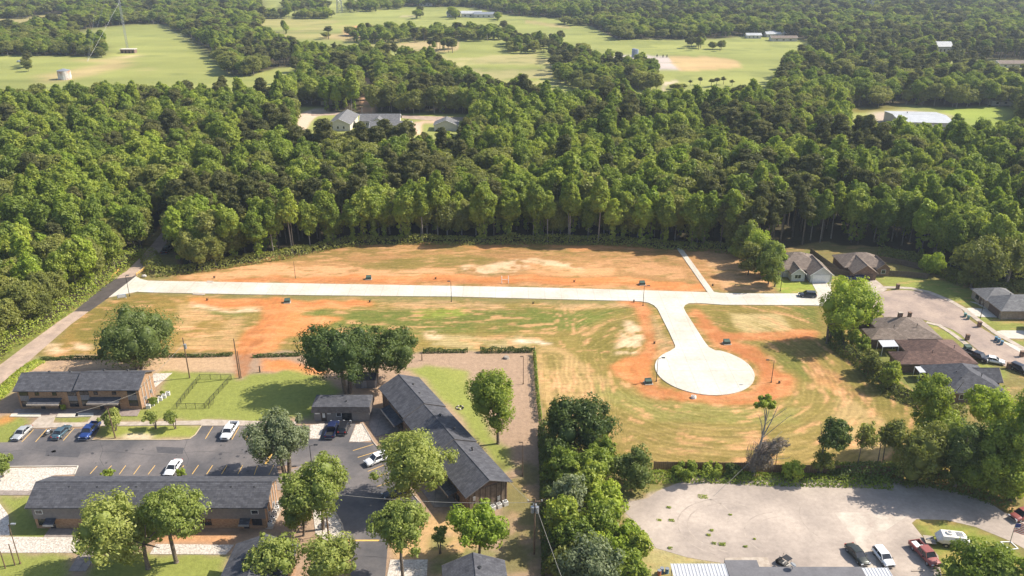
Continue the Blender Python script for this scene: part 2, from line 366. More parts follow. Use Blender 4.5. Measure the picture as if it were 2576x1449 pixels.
# south lots
paint([(200,800),(265,762),(335,742),(600,748),(640,760),(640,830),(610,885),(100,900)], (.235,.155,.042), sm=.5, n=3)
paint([(220,790),(270,765),(340,755),(470,760),(450,800),(350,860),(240,880),(180,850)], OLIVE, a=.8, patch=.35, ps=12)
paint([(120,862),(230,872),(235,885),(110,892)], PALE, a=.8, patch=.45, ps=5)
paint([(440,765),(620,768),(690,790),(600,880),(430,880)], (.40,.25,.11), a=.8, patch=.38, ps=7, sm=.9)
paint(DL(5,[(1590,590),(1750,570),(2000,595),(2110,620),(2080,650),(1700,650)]), GREEN, a=.8)
paint([(640,752),(930,756),(1600,772),(1610,860),(1360,880),(600,885)], (.21,.155,.042), sm=.8, n=3)
paint([(950,755),(1330,762),(1600,770),(1600,780),(950,778)], (.42,.26,.13), a=.7, patch=.4, ps=6)
paint([(760,778),(1000,776),(1580,784),(1605,800),(1570,825),(1300,835),(1100,842),(860,832),(800,815)], GREEN, a=.9, patch=.28, ps=16)
paint([(1020,780),(1170,778),(1180,795),(1060,805)], (.20,.23,.035), a=.8)
paint([(1080,845),(1340,850),(1340,880),(1090,880)], (.38,.29,.14), a=.7, patch=.35, ps=7)
paint(DL(6,[(1370,790),(1500,775),(1510,840),(1390,850)]), PALE, a=.8, patch=.4, ps=3)
paint(DL(7,[(145,855),(290,862),(420,880),(400,892),(160,880)]), (.70,.56,.42), patch=.3, ps=3)
paint([(478,757),(640,768),(660,778),(640,786),(500,780)], PALE, a=.8, patch=.38, ps=5)
trk=[(488,750),(640,752),(800,754),(930,757),(925,770),(850,773),(762,775),(745,790),(855,797),(830,812),(770,832),(715,860),(690,885),(650,889),(652,903),(760,918),(800,930),(770,938),(655,932),(620,950),(598,950),(603,930),(598,900),(606,870),(640,820),(662,790),(648,772),(560,775),(495,765)]
paint(trk, (.51,.190,.062), d=1, n=3)
paint(DL(6,[(120,560),(300,560),(390,620),(180,760),(0,960),(-60,960),(20,760)]), (.54,.21,.07), a=.6, d=1)
# cul-de-sac surroundings
cx0, cy0 = 44.6, 166.8
paint([(1350,890),(1380,860),(1600,780),(1680,765),(2060,770),(2190,860),(2560,1290),(2150,1230),(1650,1175),(1500,1150),(1360,1100)], (.205,.155,.042), sm=.8, n=4)
paint(DL(7,[(590,760),(960,700),(1060,760),(1080,900),(980,1060),(760,960)]), OLIVE, a=.8, patch=.35, ps=9)
paint(DL(7,[(290,900),(480,900),(640,1000),(900,1180),(860,1449),(400,1449),(300,1300)]), (.37,.24,.10), a=.85, patch=.3, ps=10, sm=1)
paint(DL(7,[(330,930),(430,950),(450,1080),(340,1090)]), OLIVE, a=.7, patch=.35, ps=5)
paint(DL(7,[(1010,700),(1130,760),(1170,900),(1060,960),(940,980)]), PALE, a=.8, patch=.42, ps=3)
paint(DL(7,[(960,555),(1130,545),(1210,610),(1200,700),(1260,850),(1270,900),(1235,980),(1195,1060),(1215,1100),(1240,1180),(1400,1240),(1740,1290),(1960,1260),(2040,1160),(2010,1060),(1900,960),(1700,900),(1640,860),(1560,740),(1470,620),(1500,590),(1620,690),(1740,780),(1850,845),(1990,895),(2150,1010),(2280,1120),(2330,1190),(2290,1290),(2130,1345),(1900,1365),(1560,1355),(1330,1295),(1130,1265),(960,1160),(910,1080),(1000,1010),(1080,960),(1170,920),(1150,800),(1090,700),(1050,600)]), REDOR, d=1, n=3)
paint(DL(7,[(920,1060),(1080,980),(1200,940),(1190,1100),(1160,1200),(1000,1160)]), ORANGE, a=.8, d=1)
paint(DL(7,[(1190,640),(1240,640),(1380,880),(1380,920),(1290,930),(1240,800)]), (.33,.22,.10), a=.9, patch=.2, ps=4)
paint(DL(7,[(1380,1240),(1740,1300),(2000,1240),(2050,1300),(1560,1350)]), (.50,.22,.10), a=.7, patch=.4, ps=3)
paint(DL(8,[(-360,690),(0,780),(120,790),(430,770),(740,770),(770,810),(640,850),(200,850),(0,860),(-160,800)]), REDOR, a=.9, d=1, patch=.2, ps=5)
paint(DL(8,[(60,640),(500,640),(560,760),(200,790),(120,740)]), (.40,.30,.135), a=.9, sm=.9)
paint(DL(8,[(-60,600),(60,600),(100,740),(120,800),(0,780),(-100,700)]), OLIVE, a=.8, patch=.3, ps=6)
paint(DL(8,[(560,590),(720,590),(760,720),(800,790),(640,700)]), GREEN, a=.7)
paint(DL(8,[(560,950),(700,960),(900,1130),(1050,1300),(900,1280),(700,1130)]), (.44,.22,.09), a=.8, patch=.35, ps=5)
paint(DL(8,[(400,900),(600,960),(700,1150),(640,1180),(500,1060)]), GREEN, a=.6)
paint(DL(8,[(850,880),(1100,1100),(1350,1300),(1500,1449),(1100,1330),(950,1120)]), OLIVE, a=.7)
paint(DL(3,[(600,180),(700,260),(1000,330),(1500,380),(1900,380),(1900,480),(1200,470),(800,400),(640,300)]), (.20,.185,.05), a=.8, patch=.3, ps=9)
paint(DL(3,[(640,460),(1600,520),(2300,600),(2300,740),(1000,740),(700,600)]), (.27,.19,.062), a=.7, patch=.35, ps=8)
paint(DL(4,[(480,300),(720,420),(900,600),(700,740),(500,600),(420,440)]), (.40,.27,.12), a=.7, patch=.4, ps=8)
# strip along the south fence and its bushes
paint(DL(3,[(960,770),(1600,775),(2500,790),(2500,900),(1700,860),(1300,830),(1100,880),(900,900),(780,1000),(740,900)]), (.18,.17,.055), n=2)
# apartment grounds
paint([(-300,1449),(-300,1200),(0,960),(60,905),(100,903),(590,889),(1340,884),(1362,1060),(1400,1500),(-300,1500)], BROWN, n=2, sm=0, d=0)
paint([(100,907),(590,893),(605,930),(470,935),(390,960),(330,930),(60,935)], (.42,.28,.16), a=.8, patch=.3, ps=6)
paint([(0,960),(95,900),(130,905),(60,935),(0,1000),(-80,1060)], (.17,.20,.04))
paint([(652,903),(760,915),(820,935),(770,940),(655,933)], ORANGE, d=1)
lawn = dict(hard=False, n=2)
paint(DL(1,[(1010,150),(1110,140),(1530,150),(1540,190),(1923,130),(2100,200),(2200,360),(1660,455),(1300,450),(640,462),(780,378),(920,380),(1000,330),(1080,200)]), LAWN, **lawn)
paint(DL(2,[(0,150),(430,150),(440,210),(600,260),(430,300),(380,440),(0,455)]), LAWN, **lawn)
paint(DL(2,[(960,110),(1120,100),(1400,150),(1420,260),(1480,400),(1560,560),(1700,640),(1720,760),(1640,800),(1100,180)]), LAWN, **lawn)
paint(DL(2,[(1200,110),(1390,150),(1430,260),(1300,220)]), (.24,.24,.06), a=.6)
paint(DL(1,[(0,430),(210,435),(190,470),(150,508),(60,590),(-200,595),(-200,430)]), LAWN, **lawn)
paint(DL(1,[(0,430),(60,430),(30,470),(0,480)]), ORANGE, a=.7)
paint(DL(1,[(340,432),(585,432),(560,465),(330,468)]), LAWN, **lawn)
paint(DL(1,[(640,490),(1285,482),(1240,550),(1190,570),(590,573),(620,520)]), (.22,.23,.05), **lawn)
paint(DL(1,[(800,545),(960,548),(955,580),(795,578)]), (.55,.42,.30), a=.9)
paint(DL(1,[(-50,820),(60,820),(90,850),(20,900),(-50,900)]), LAWN, **lawn)
paint(DL(1,[(0,930),(210,932),(180,1000),(230,1140),(300,1150),(260,1240),(100,1240),(60,1190),(60,1050),(0,970)]), LAWN, **lawn)
paint(DL(1,[(-200,1310),(480,1310),(450,1420),(430,1500),(-200,1500)]), LAWN, **lawn)
paint(DL(1,[(560,1430),(640,1320),(1450,1315),(1390,1500),(560,1500)]), LAWN, **lawn)
paint(DL(1,[(1000,1185),(1500,1185),(1490,1250),(1000,1240)]), (.50,.25,.11), a=.8, patch=.25, ps=3)
paint(DL(2,[(1130,1060),(1300,1060),(1320,1180),(1500,1260),(1270,1340),(900,1340),(880,1200)]), (.46,.29,.13), a=.9, patch=.2, ps=4)
paint(DL(2,[(1640,810),(1800,830),(1780,900),(1660,900)]), (.48,.29,.12), a=.8, patch=.3, ps=3)
paint(DL(2,[(1640,900),(1850,900),(1850,1449),(1700,1449),(1680,1100)]), (.28,.19,.10), patch=.3, ps=3)
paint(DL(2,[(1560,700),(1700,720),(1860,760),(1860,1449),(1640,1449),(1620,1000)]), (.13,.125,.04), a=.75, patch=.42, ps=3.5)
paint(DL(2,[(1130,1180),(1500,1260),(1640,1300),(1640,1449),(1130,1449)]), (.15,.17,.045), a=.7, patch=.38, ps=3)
# shop grounds
paint(DL(3,[(930,945),(1000,895),(1150,838),(1280,822),(1500,838),(1923,838),(2600,850),(2600,1500),(1440,1380),(1200,1345),(990,1285),(925,1190),(845,1110),(780,1040),(780,975)]), (.385,.305,.242), sm=0, d=0, n=1)
paint(DL(3,[(940,1250),(1450,1260),(1450,1350),(1440,1400),(1000,1449),(900,1449)]), (.33,.28,.12), a=.9, patch=.3, ps=4)
paint(DL(4,[(920,1100),(960,1085),(1340,1130),(1650,1300),(1650,1449),(1090,1449),(1100,1300),(1020,1200)]), (.205,.225,.045), **lawn)
paint(DL(4,[(1450,985),(1560,980),(1650,1030),(1650,1090),(1560,1050)]), (.30,.22,.11))
# subdivision lawns
paint(DL(8,[(415,330),(720,420),(720,480),(470,480),(400,440)]), (.225,.265,.045), **lawn)
paint(DL(8,[(720,330),(900,320),(1000,400),(900,480),(720,480)]), LAWN, **lawn)
paint(DL(8,[(1190,340),(1600,350),(1700,380),(1960,460),(2060,600),(1880,590),(1600,460),(1300,430),(1200,390)]), LAWN, **lawn)
paint(DL(8,[(1280,290),(1600,290),(1560,320),(1290,310)]), LAWN, **lawn)
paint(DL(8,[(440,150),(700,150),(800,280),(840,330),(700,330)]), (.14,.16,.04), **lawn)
paint(DL(8,[(1000,560),(1240,585),(1265,665),(1140,690),(980,700),(900,640)]), (.24,.23,.05), **lawn)
paint(DL(8,[(1580,700),(1720,720),(1890,830),(1960,950),(1950,960),(1820,860),(1690,830),(1640,760)]), LAWN, **lawn)
paint(DL(8,[(1960,1010),(2110,1050),(2200,1080),(2190,1140),(2080,1140)]), LAWN, **lawn)
paint(DL(8,[(1960,660),(2280,690),(2371,740),(2371,780),(2130,770),(2000,700)]), LAWN, **lawn)
paint(DL(8,[(2200,830),(2371,840),(2371,880),(2260,870)]), LAWN, **lawn)
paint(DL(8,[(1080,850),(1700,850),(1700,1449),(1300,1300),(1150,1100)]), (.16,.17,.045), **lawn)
# wheel ruts
def rut(pts, w=.85, c=(.33,.125,.042), a=.75, gap=1.9):
    P_ = [g(*p) for p in pts]
    for sgn in (-1, 1):
        Lq, Rq = [], []
        for k, p in enumerate(P_):
            d_ = (P_[min(k+1, len(P_)-1)]-P_[max(k-1, 0)]).normalized(); nv_ = Vector((-d_.y, d_.x, 0)); c_ = p+nv_*gap/2*sgn
            Lq.append(proj(*(c_+nv_*w/2))); Rq.append(proj(*(c_-nv_*w/2)))
        paint(Lq+Rq[::-1], c, a=a, n=1)
rut([(705,755),(690,790),(650,840),(620,890),(612,945)]); rut([(740,756),(715,800),(668,850),(628,900),(618,945)]); rut([(650,765),(668,790),(640,850),(608,900)])
rut([(560,706),(800,703),(1100,706),(1500,716),(1760,732)]); rut([(600,709),(900,708),(1300,714)]); rut([(500,762),(700,763),(920,764)])
rut(DL(7,[(1150,580),(1180,700),(1210,850),(1180,960),(1060,1060),(1100,1180),(1300,1270),(1560,1320),(1850,1320),(2080,1250),(2150,1130)]))
rut(DL(7,[(1490,620),(1620,760),(1760,860),(1950,930),(2100,1050),(2180,1160)])); rut(DL(8,[(560,950),(760,1060),(930,1200),(1080,1320)]), c=(.20,.12,.045))
for r0_ in (17, 21, 26, 31, 36):
    rut([proj(cx0+r0_*math.cos(a_), cy0+r0_*math.sin(a_)*.9, 0) for a_ in np.linspace(R(205), R(345), 30)], .45, (.36,.26,.11), .45, 2.2)
for y0_ in (183, 187, 192, 197, 201):
    rut([proj(x_, y0_+.6*math.sin(x_/9), 0) for x_ in np.linspace(-60, 30, 24)], .4, (.33,.24,.09), .35, 2.0)
for y0_ in (226, 230, 235, 240): rut([proj(x_, y0_, 0) for x_ in np.linspace(-70, 50, 20)], .4, (.40,.24,.10), .35, 2.0)
# mowing direction coordinate
rr = np.hypot(XX-cx0, YY-cy0)
reg_r = np.zeros(XX.shape); reg_r[(XX > 14) & (YY < 206) & (YY > 120) & (XX < 100)] = 1
reg_r = blur(reg_r, 6); 
reg_v = np.zeros(XX.shape); reg_v[(XX > 5) & (XX < 22) & (YY < 177) & (YY > 120)] = 1; reg_v = blur(reg_v, 6)
stripe = YY*(1-reg_r)+rr*reg_r; stripe = stripe*(1-reg_v)+XX*reg_v
# long faint sward bands and paths in the pastures
far = np.clip((YY-380)/80, 0, 1)*(np.clip((col[..., 1]-.12)*12, 0, 1))
fb_ = fbm(XX/140, YY/26, 91, 4); col = col*(1+(far*(fb_-.5)*.75)[..., None]*np.array([1.0, .85, .9]))
kf = np.clip((fbm(XX/30, YY/14, 93, 4)-.62)*9, 0, 1)*far*.5; col = col*(1-kf[..., None])+np.array((.14,.16,.05))*kf[..., None]
# tufts of green and flecks of bare soil at metre scale
AL = XX*(1-reg_r)+np.arctan2(YY-cy0, XX-cx0)*24*reg_r; AL = AL*(1-reg_v)+YY*reg_v
q1 = fbm(AL/3.2, stripe/1.2, 61, 4); q2 = fbm(AL/4.2, stripe/1.3, 71, 4)
k1 = np.clip((q1-.56)*7, 0, 1)*np.clip(samt*1.3, 0, .6); col = col*(1-k1[..., None])+np.array(OLIVE)*k1[..., None]
k2 = np.clip((q2-.58)*7, 0, 1)*np.clip(samt*1.3, 0, .7); col = col*(1-k2[..., None])+np.array(PINKT)*k2[..., None]
k3 = np.clip((fbm(XX/5, YY/2.2, 81, 4)-.52)*5, 0, 1)*np.clip(dirt, 0, 1)*.45; col = col*(1-k3[..., None])+np.array((.58,.28,.12))*k3[..., None]
mott = .86+.28*fbm(XX/22, YY/22, 21, 4); col *= mott[..., None]
big = fbm(XX/90, YY/90, 33, 3); col *= (.92+.16*big)[..., None]

verts = np.stack([XX.ravel(), YY.ravel(), np.zeros(nx*ny)], 1).astype(np.float32)
i = np.arange((ny-1)*(nx-1)); r_, c_ = i//(nx-1), i % (nx-1); a0 = r_*nx+c_
quads = np.stack([a0, a0+1, a0+nx+1, a0+nx], 1).astype(np.int32)
def np_mesh(name, v, q, k=4):
    me = bpy.data.meshes.new(name); me.vertices.add(len(v)); me.vertices.foreach_set('co', v.astype(np.float32).ravel())
    me.loops.add(len(q)*k); me.loops.foreach_set('vertex_index', q.astype(np.int32).ravel())
    me.polygons.add(len(q)); me.polygons.foreach_set('loop_start', (np.arange(len(q))*k).astype(np.int32))
    me.update(calc_edges=True); return me
me = np_mesh('ground', verts, quads)
at = me.attributes.new('cover', 'FLOAT_COLOR', 'POINT')
at.data.foreach_set('color', np.concatenate([np.clip(col, 0, 1).reshape(-1, 3), np.ones((nx*ny, 1))], 1).astype(np.float32).ravel())
for nm, arr in (('mow', stripe), ('mow_amount', samt), ('bare', dirt)):
    a_ = me.attributes.new(nm, 'FLOAT', 'POINT'); a_.data.foreach_set('value', arr.astype(np.float32).ravel())
gm = bpy.data.materials.new('ground_cover'); gm.use_nodes = True; N, L = nodes_of(gm); b = N['Principled BSDF']
b.inputs['Roughness'].default_value = .95; b.inputs['Specular IOR Level'].default_value = .1
def attr(n): a = N.new('ShaderNodeAttribute'); a.attribute_name = n; return a
def math_(op, *ins, clamp=False):
    m = N.new('ShaderNodeMath'); m.operation = op; m.use_clamp = clamp
    for k, x in enumerate(ins):
        if isinstance(x, (int, float)): m.inputs[k].default_value = x
        else: L.new(x, m.inputs[k])
    return m.outputs[0]
geo = N.new('ShaderNodeNewGeometry')
def noise(scale, detail=5, rough=.6):
    n = N.new('ShaderNodeTexNoise'); n.inputs['Scale'].default_value = scale; n.inputs['Detail'].default_value = detail
    n.inputs['Roughness'].default_value = rough; L.new(geo.outputs['Position'], n.inputs['Vector']); return n.outputs[0]
n1, n2, n3 = noise(1.1, 6, .7), noise(.16, 5), noise(4.0, 3)
mow = attr('mow').outputs['Fac']
wob = math_('MULTIPLY_ADD', n2, 3.2, mow)
s1 = math_('SINE', math_('MULTIPLY', wob, 5.3)); s2 = math_('SINE', math_('MULTIPLY', wob, 2.7))
ss = math_('MULTIPLY_ADD', s2, .6, s1)
br = math_('MULTIPLY_ADD', n1, 1.8, -.9)
sa = math_('MULTIPLY', math_('MULTIPLY', ss, .085), attr('mow_amount').outputs['Fac'])
sa = math_('MULTIPLY', sa, math_('MULTIPLY', n2, 2.0))
f = math_('ADD', math_('ADD', 1.0, math_('MULTIPLY', br, .55)), sa)
mp_ = N.new('ShaderNodeMapping'); mp_.inputs['Scale'].default_value = (.16, 1, 1); L.new(geo.outputs['Position'], mp_.inputs[0])
ns = N.new('ShaderNodeTexNoise'); ns.inputs['Scale'].default_value = .75; ns.inputs['Detail'].default_value = 6; ns.inputs['Roughness'].default_value = .65; L.new(mp_.outputs[0], ns.inputs['Vector'])
f = math_('MULTIPLY', f, math_('MULTIPLY_ADD', n3, .3, .85))
strk = math_('MULTIPLY', math_('SUBTRACT', ns.outputs[0], .5), math_('MULTIPLY_ADD', attr('mow_amount').outputs['Fac'], .8, .2))
f = math_('ADD', f, strk)
mx = N.new('ShaderNodeMix'); mx.data_type = 'RGBA'; mx.blend_type = 'MULTIPLY'; mx.inputs[0].default_value = 1
cbn = N.new('ShaderNodeCombineXYZ')
for k in range(3): L.new(f, cbn.inputs[k])
L.new(attr('cover').outputs['Color'], mx.inputs[6]); L.new(cbn.outputs[0], mx.inputs[7])
# straw/soil showing through where the grass is thin
mx2 = N.new('ShaderNodeMix'); mx2.data_type = 'RGBA'; mx2.inputs[7].default_value = (.50,.32,.15,1)
thin = math_('MULTIPLY', math_('MULTIPLY', math_('SUBTRACT', math_('ADD', n1, math_('MULTIPLY', sa, .8)), .58, clamp=True), 2.4), attr('mow_amount').outputs['Fac'], clamp=True)
L.new(thin, mx2.inputs[0]); L.new(mx.outputs[2], mx2.inputs[6]); L.new(mx2.outputs[2], b.inputs['Base Color'])
bp = N.new('ShaderNodeBump'); bp.inputs['Strength'].default_value = .5; bp.inputs['Distance'].default_value = .25
L.new(math_('ADD', n1, math_('MULTIPLY', n3, .4)), bp.inputs['Height']); L.new(bp.outputs[0], b.inputs['Normal'])
me.materials.append(gm)
ground = bpy.data.objects.new('ground', me); COL.objects.link(ground); ground['kind'] = 'structure'

# ---------------------------------------------------------------- roads, lots and walks
def kerbed(name, pts, m, z=.14): return sheet(name, pts, z, m, thick=.34)
road_pts = DL(5, [(860,508),(1075,342),(1110,362),(1170,377),(2371,398)])
road_pts += DL(7, [(0,425),(600,438),(1200,455),(1640,468),(1398,122),(1436,118),(1690,465),(1740,474),(2371,483)])
road_pts += DL(8, [(300,476),(880,480),(880,575),(600,570),(0,567)])
road_pts += DL(7, [(1560,553),(1490,555),(1462,568),(1450,590),(1470,630),(1560,770),(1610,850),(1650,902),(1700,928)])
arc = []
a_s, a_e = R(58), R(-236)
for k in range(41):
    a = a_s+(a_e-a_s)*k/40; arc.append(proj(cx0+11.3*math.cos(a), cy0+11.3*math.sin(a), 0))
road_pts += arc
road_pts += DL(7, [(1350,928),(1382,908),(1385,890),(1340,790),(1290,690),(1245,600),(1215,570),(1170,550),(1110,540),(1050,537),(0,512)])
road_pts += DL(6, [(1600,502),(700,494),(0,485)]) + DL(5, [(1200,470),(1080,464),(1000,480)])
rp_ = [g(*p) for p in road_pts]
kerbed('concrete_road', rp_, CONC)
kerb = MB()
def strip(pts, w, z0, z1, closed=False, mb=None):
    mb = mb or MB(); n = len(pts)
    for k in range(n if closed else n-1):
        a = Vector((*pts[k][:2], 0)); b_ = Vector((*pts[(k+1) % n][:2], 0)); d = b_-a
        if d.length < .05: continue
        p = Vector((-d.y, d.x, 0)).normalized()*w/2; d = d.normalized()*w*.3
        mb.prism([(a-p)[:2], (b_+d-p)[:2], (b_+d+p)[:2], (a+p)[:2]], z0+k % 2*.003, z1+k % 2*.003)
    return mb
sheet('utility_pad', GL(5, [(1640,377),(1688,380),(1680,396),(1632,393)]), .18, CONCO)
sheet('utility_pad', GL(5, [(1530,472),(1622,474),(1618,490),(1522,487)]), .16, CONCO)
lane = [(-120,1130),(0,903),(55,862),(140,806),(222,783),(120,860),(0,965),(-130,1080)]
lane = GL(5, [(-400,1180),(0,1040),(240,860),(460,700),(585,618),(700,618),(560,720),(330,920),(150,1080),(0,1190),(-400,1440)])
sheet('old_lane', lane, .03, LANE)
sheet('asphalt_apron', GL(5, [(585,618),(890,362),(1078,340),(860,508),(705,618)]), .036, ASPHN)
sheet('woods_lane', GL(5, [(890,362),(1000,300),(1110,190),(1200,90),(1290,-20),(1400,-60),(1330,60),(1230,190),(1160,270),(1078,340)]), .03, LANE)
old = smooth_poly([Vector((*p[:2], 0)) for p in GL(8, [(1150,480),(1240,462),(1400,445),(1560,460),(1700,500),(1820,560),(1880,600),(1900,640),(1960,700),(2100,790),(2371,945),(2600,1090),(2600,1300),(2371,1110),(2200,1045),(2100,990),(1960,890),(1850,780),(1700,720),(1600,690),(1500,660),(1270,665),(1180,590),(1120,575)])], 1)
sheet('old_street', old, .05, STREET, thick=.25)
wk = GL(8, [(1265,428),(1350,428),(1480,436),(1620,465),(1780,530),(1900,600),(2000,680),(2150,790),(2371,915),(2500,990)])
o = strip(wk, 1.5, -.2, .09).obj('pavement', CONCO); o['kind'] = 'structure'
wk = GL(8, [(1600,705),(1700,728),(1800,790),(1900,865),(2000,950),(2060,985)])
o = strip(wk, 1.3, -.2, .088).obj('pavement', CONCO); o['kind'] = 'structure'
for nm, z_, m_, pts in [('driveway',.075,CONCO,[(1100,365),(1190,362),(1215,380),(1290,445),(1180,500),(1150,480),(1130,420)]),
                    ('driveway',.075,CONC,[(1880,600),(1940,590),(2100,600),(2205,665),(2040,662),(1930,650)]),
                    ('driveway',.075,CONC,[(2110,780),(2200,768),(2371,770),(2371,835),(2240,832),(2190,830)]),
                    ('driveway',.075,CONC,[(2190,850),(2371,905),(2371,960),(2250,890)]),
                    ('driveway',.07,CONC,[(690,385),(845,385),(850,480),(740,480)]),
                    ('house_path',.068,CONC,[(1945,540),(2000,560),(2110,620),(2100,600),(1990,545)]),
                    ('driveway',.07,STREET,[(1240,590),(1265,665),(1330,660),(1300,600)])]:
    sheet(nm, GL(8, pts), z_, m_)
P1 = [(-200,600),(60,592),(150,508),(640,503),(590,578),(1150,577),(1215,570),(1250,545),(1290,490),(1700,488)]
P2 = [(380,484),(380,572),(450,572),(480,458),(680,468),(632,592),(790,592),(870,690),(960,810),(1050,940),(1095,985),(1000,1030),(900,1130),(880,1290),(860,1550),(640,1550),(655,1215),(600,1215),(590,1130),(540,1040),(420,980),(390,830),(330,752),(235,740),(170,748)]
P1b = [(1790,800),(1790,880),(470,880),(480,800),(505,746),(-200,752)]
lotpts = DL(1, P1)+DL(2, P2)+DL(1, P1b)
lot = sheet('parking_lot', [g(*p) for p in lotpts], .04, ASPH)
def stall(n, a, b_, w=.13, z=.048, m=None):
    A, B = G(n, *a), G(n, *b_); o = strip([A, B], w, z-.003, z).obj('stall_line', m or YEL, lot); return o
for a, b_ in [((140,590),(215,512)),((228,590),(300,508)),((405,582),(475,503)),((1317,570),(1365,492)),((1487,575),(1533,493)),((1575,575),(1618,493)),
            ((578,795),(622,746)),((675,785),(715,743)),((765,798),(806,742)),((857,798),(898,742)),((950,798),(994,741)),((1140,795),(1178,742)),((1232,797),(1272,740)),
            ((1325,797),(1363,741)),((1420,797),(1455,741)),((1525,797),(1555,741)),((1630,800),(1650,742)),((1725,800),(1755,741))]:
    stall(1, a, b_)
stall(1, (1700,735), (1745,660), .45)
for a, b_ in [((660,646),(790,606)),((690,690),(820,650)),((755,779),(860,738)),((782,828),(880,790)),((812,877),(930,835)),((845,932),(960,885)),((880,980),(1000,935))]: stall(2, a, b_)
stall(2, (612,1222), (825,1222), .35)
sheet('front_walk', GL(1, [(640,466),(1280,455),(1300,447),(1660,458),(1900,462),(1900,484),(1640,487),(1290,488),(1285,482),(640,490),(200,504),(150,504),(215,470)]), .12, CONCO)
sheet('entrance_walk', GL(1, [(255,428),(360,420),(340,470),(205,474)]), .13, CONCO)
sheet('entrance_walk', GL(1, [(590,425),(680,420),(690,464),(560,468)]), .13, CONCO)
sheet('patio', GL(1, [(100,380),(905,376),(880,425),(70,428)]), .1, mat('brown_pavers', (.30,.24,.20), (.22,.17,.15), 1.5, .9, kind='slab'))
for q in ([(75,412),(265,408),(262,432),(62,430)], [(375,410),(500,406),(500,432),(360,434)], [(490,408),(600,406),(600,428),(480,430)]):
    sheet('walk_slab', GL(1, q), .16, CONC)
kb = [(590,578),(1150,578),(1215,571),(1252,545),(1290,490)]
o = strip(GL(1, kb), .18, 0, .16).obj('kerb', mat('yellowed_kerb', (.50,.40,.24), (.42,.34,.22), 1, .9)); o['kind'] = 'structure'
o = strip(GL(2, [(720,470),(790,590),(880,700),(965,815),(1060,945),(1095,985)]), .2, 0, .16).obj('kerb', CONCO); o['kind'] = 'structure'
o = strip(GL(2, [(540,1035),(590,1120),(605,1190)]), .3, 0, .16).obj('kerb', CONCO); o['kind'] = 'structure'
o = strip(GL(1, [(-200,752),(500,746),(478,800)]), .2, 0, .15).obj('kerb', CONC); o['kind'] = 'structure'
for n, q in [(2,[(385,482),(480,470),(448,570),(383,568)]),(2,[(680,480),(720,472),(785,580),(700,592),(636,588)]),(1,[(-60,760),(490,752),(470,800),(340,805),(205,900),(-60,930)]),
             (1,[(985,152),(1105,148),(1000,235),(950,270),(945,235)]),(1,[(-200,1196),(500,1202),(560,1300),(-200,1302)]),(1,[(1000,1246),(1500,1250),(1450,1312),(960,1310)]),
             (1,[(-200,960),(0,985),(55,1060),(62,1190),(-200,1192)]),(2,[(545,1045),(585,1125),(600,1200),(520,1240),(420,1180),(400,1000)]),
             (2,[(900,1345),(1140,1345),(1130,1500),(870,1500)]),(2,[(780,480),(880,450),(900,520),(790,520)])]:
    o = sheet('rock_bed', GL(n, q), .07, ROCK)
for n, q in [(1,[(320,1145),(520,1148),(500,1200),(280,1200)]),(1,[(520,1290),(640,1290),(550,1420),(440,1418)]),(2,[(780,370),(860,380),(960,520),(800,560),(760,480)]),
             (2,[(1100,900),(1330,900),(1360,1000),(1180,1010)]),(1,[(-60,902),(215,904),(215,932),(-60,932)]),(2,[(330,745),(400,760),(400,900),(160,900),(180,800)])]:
    sheet('walk_slab', GL(n, q), .09, mat('shaded_walk', (.30,.25,.21), (.22,.18,.155), 1.2, .9, kind='slab'))  # old concrete tone darkened, shade put into the slab colour
# gravel yard behind the fence, lower right
gl_ = DL(3, [(950,950),(1010,905),(1150,850),(1280,835),(1340,860),(1500,850),(1680,835),(1923,850)])+DL(4, [(250,835),(500,840),(900,850),(1200,905),(1430,980),(1520,1040),(1700,1110),(1700,1300),(1560,1225),(1340,1135),(1150,1090),(960,1085),(930,1110),(1010,1210),(1100,1320),(1130,1500),(300,1500)])+DL(3, [(1450,1500),(1440,1370),(1200,1330),(1000,1270),(940,1180),(860,1100),(800,1040),(800,980)])
gy = sheet('gravel_yard', [g(*p) for p in gl_], .03, GRAV)
sheet('pale_patch', GL(4, [(435,1042),(600,1042),(760,1050),(900,1065),(700,1200),(700,1400),(650,1450),(560,1200),(500,1130)]), .034, mat('pale_concrete_patch', (.50,.44,.36), (.37,.30,.245), .3, .95, detail=9))
sheet('concrete_pad', GL(3, [(1440,1335),(1715,1330),(1735,1395),(1440,1395)]), .1, CONCO)
sheet('far_street', GL(10, [(840,1090),(1210,1105),(1740,1125),(2040,1135),(2050,1165),(1740,1165),(1200,1125),(840,1110)]), .05, LANE)
sheet('far_street', GL(10, [(560,1075),(850,1085),(840,1110),(560,1120)]), .05, LANE)

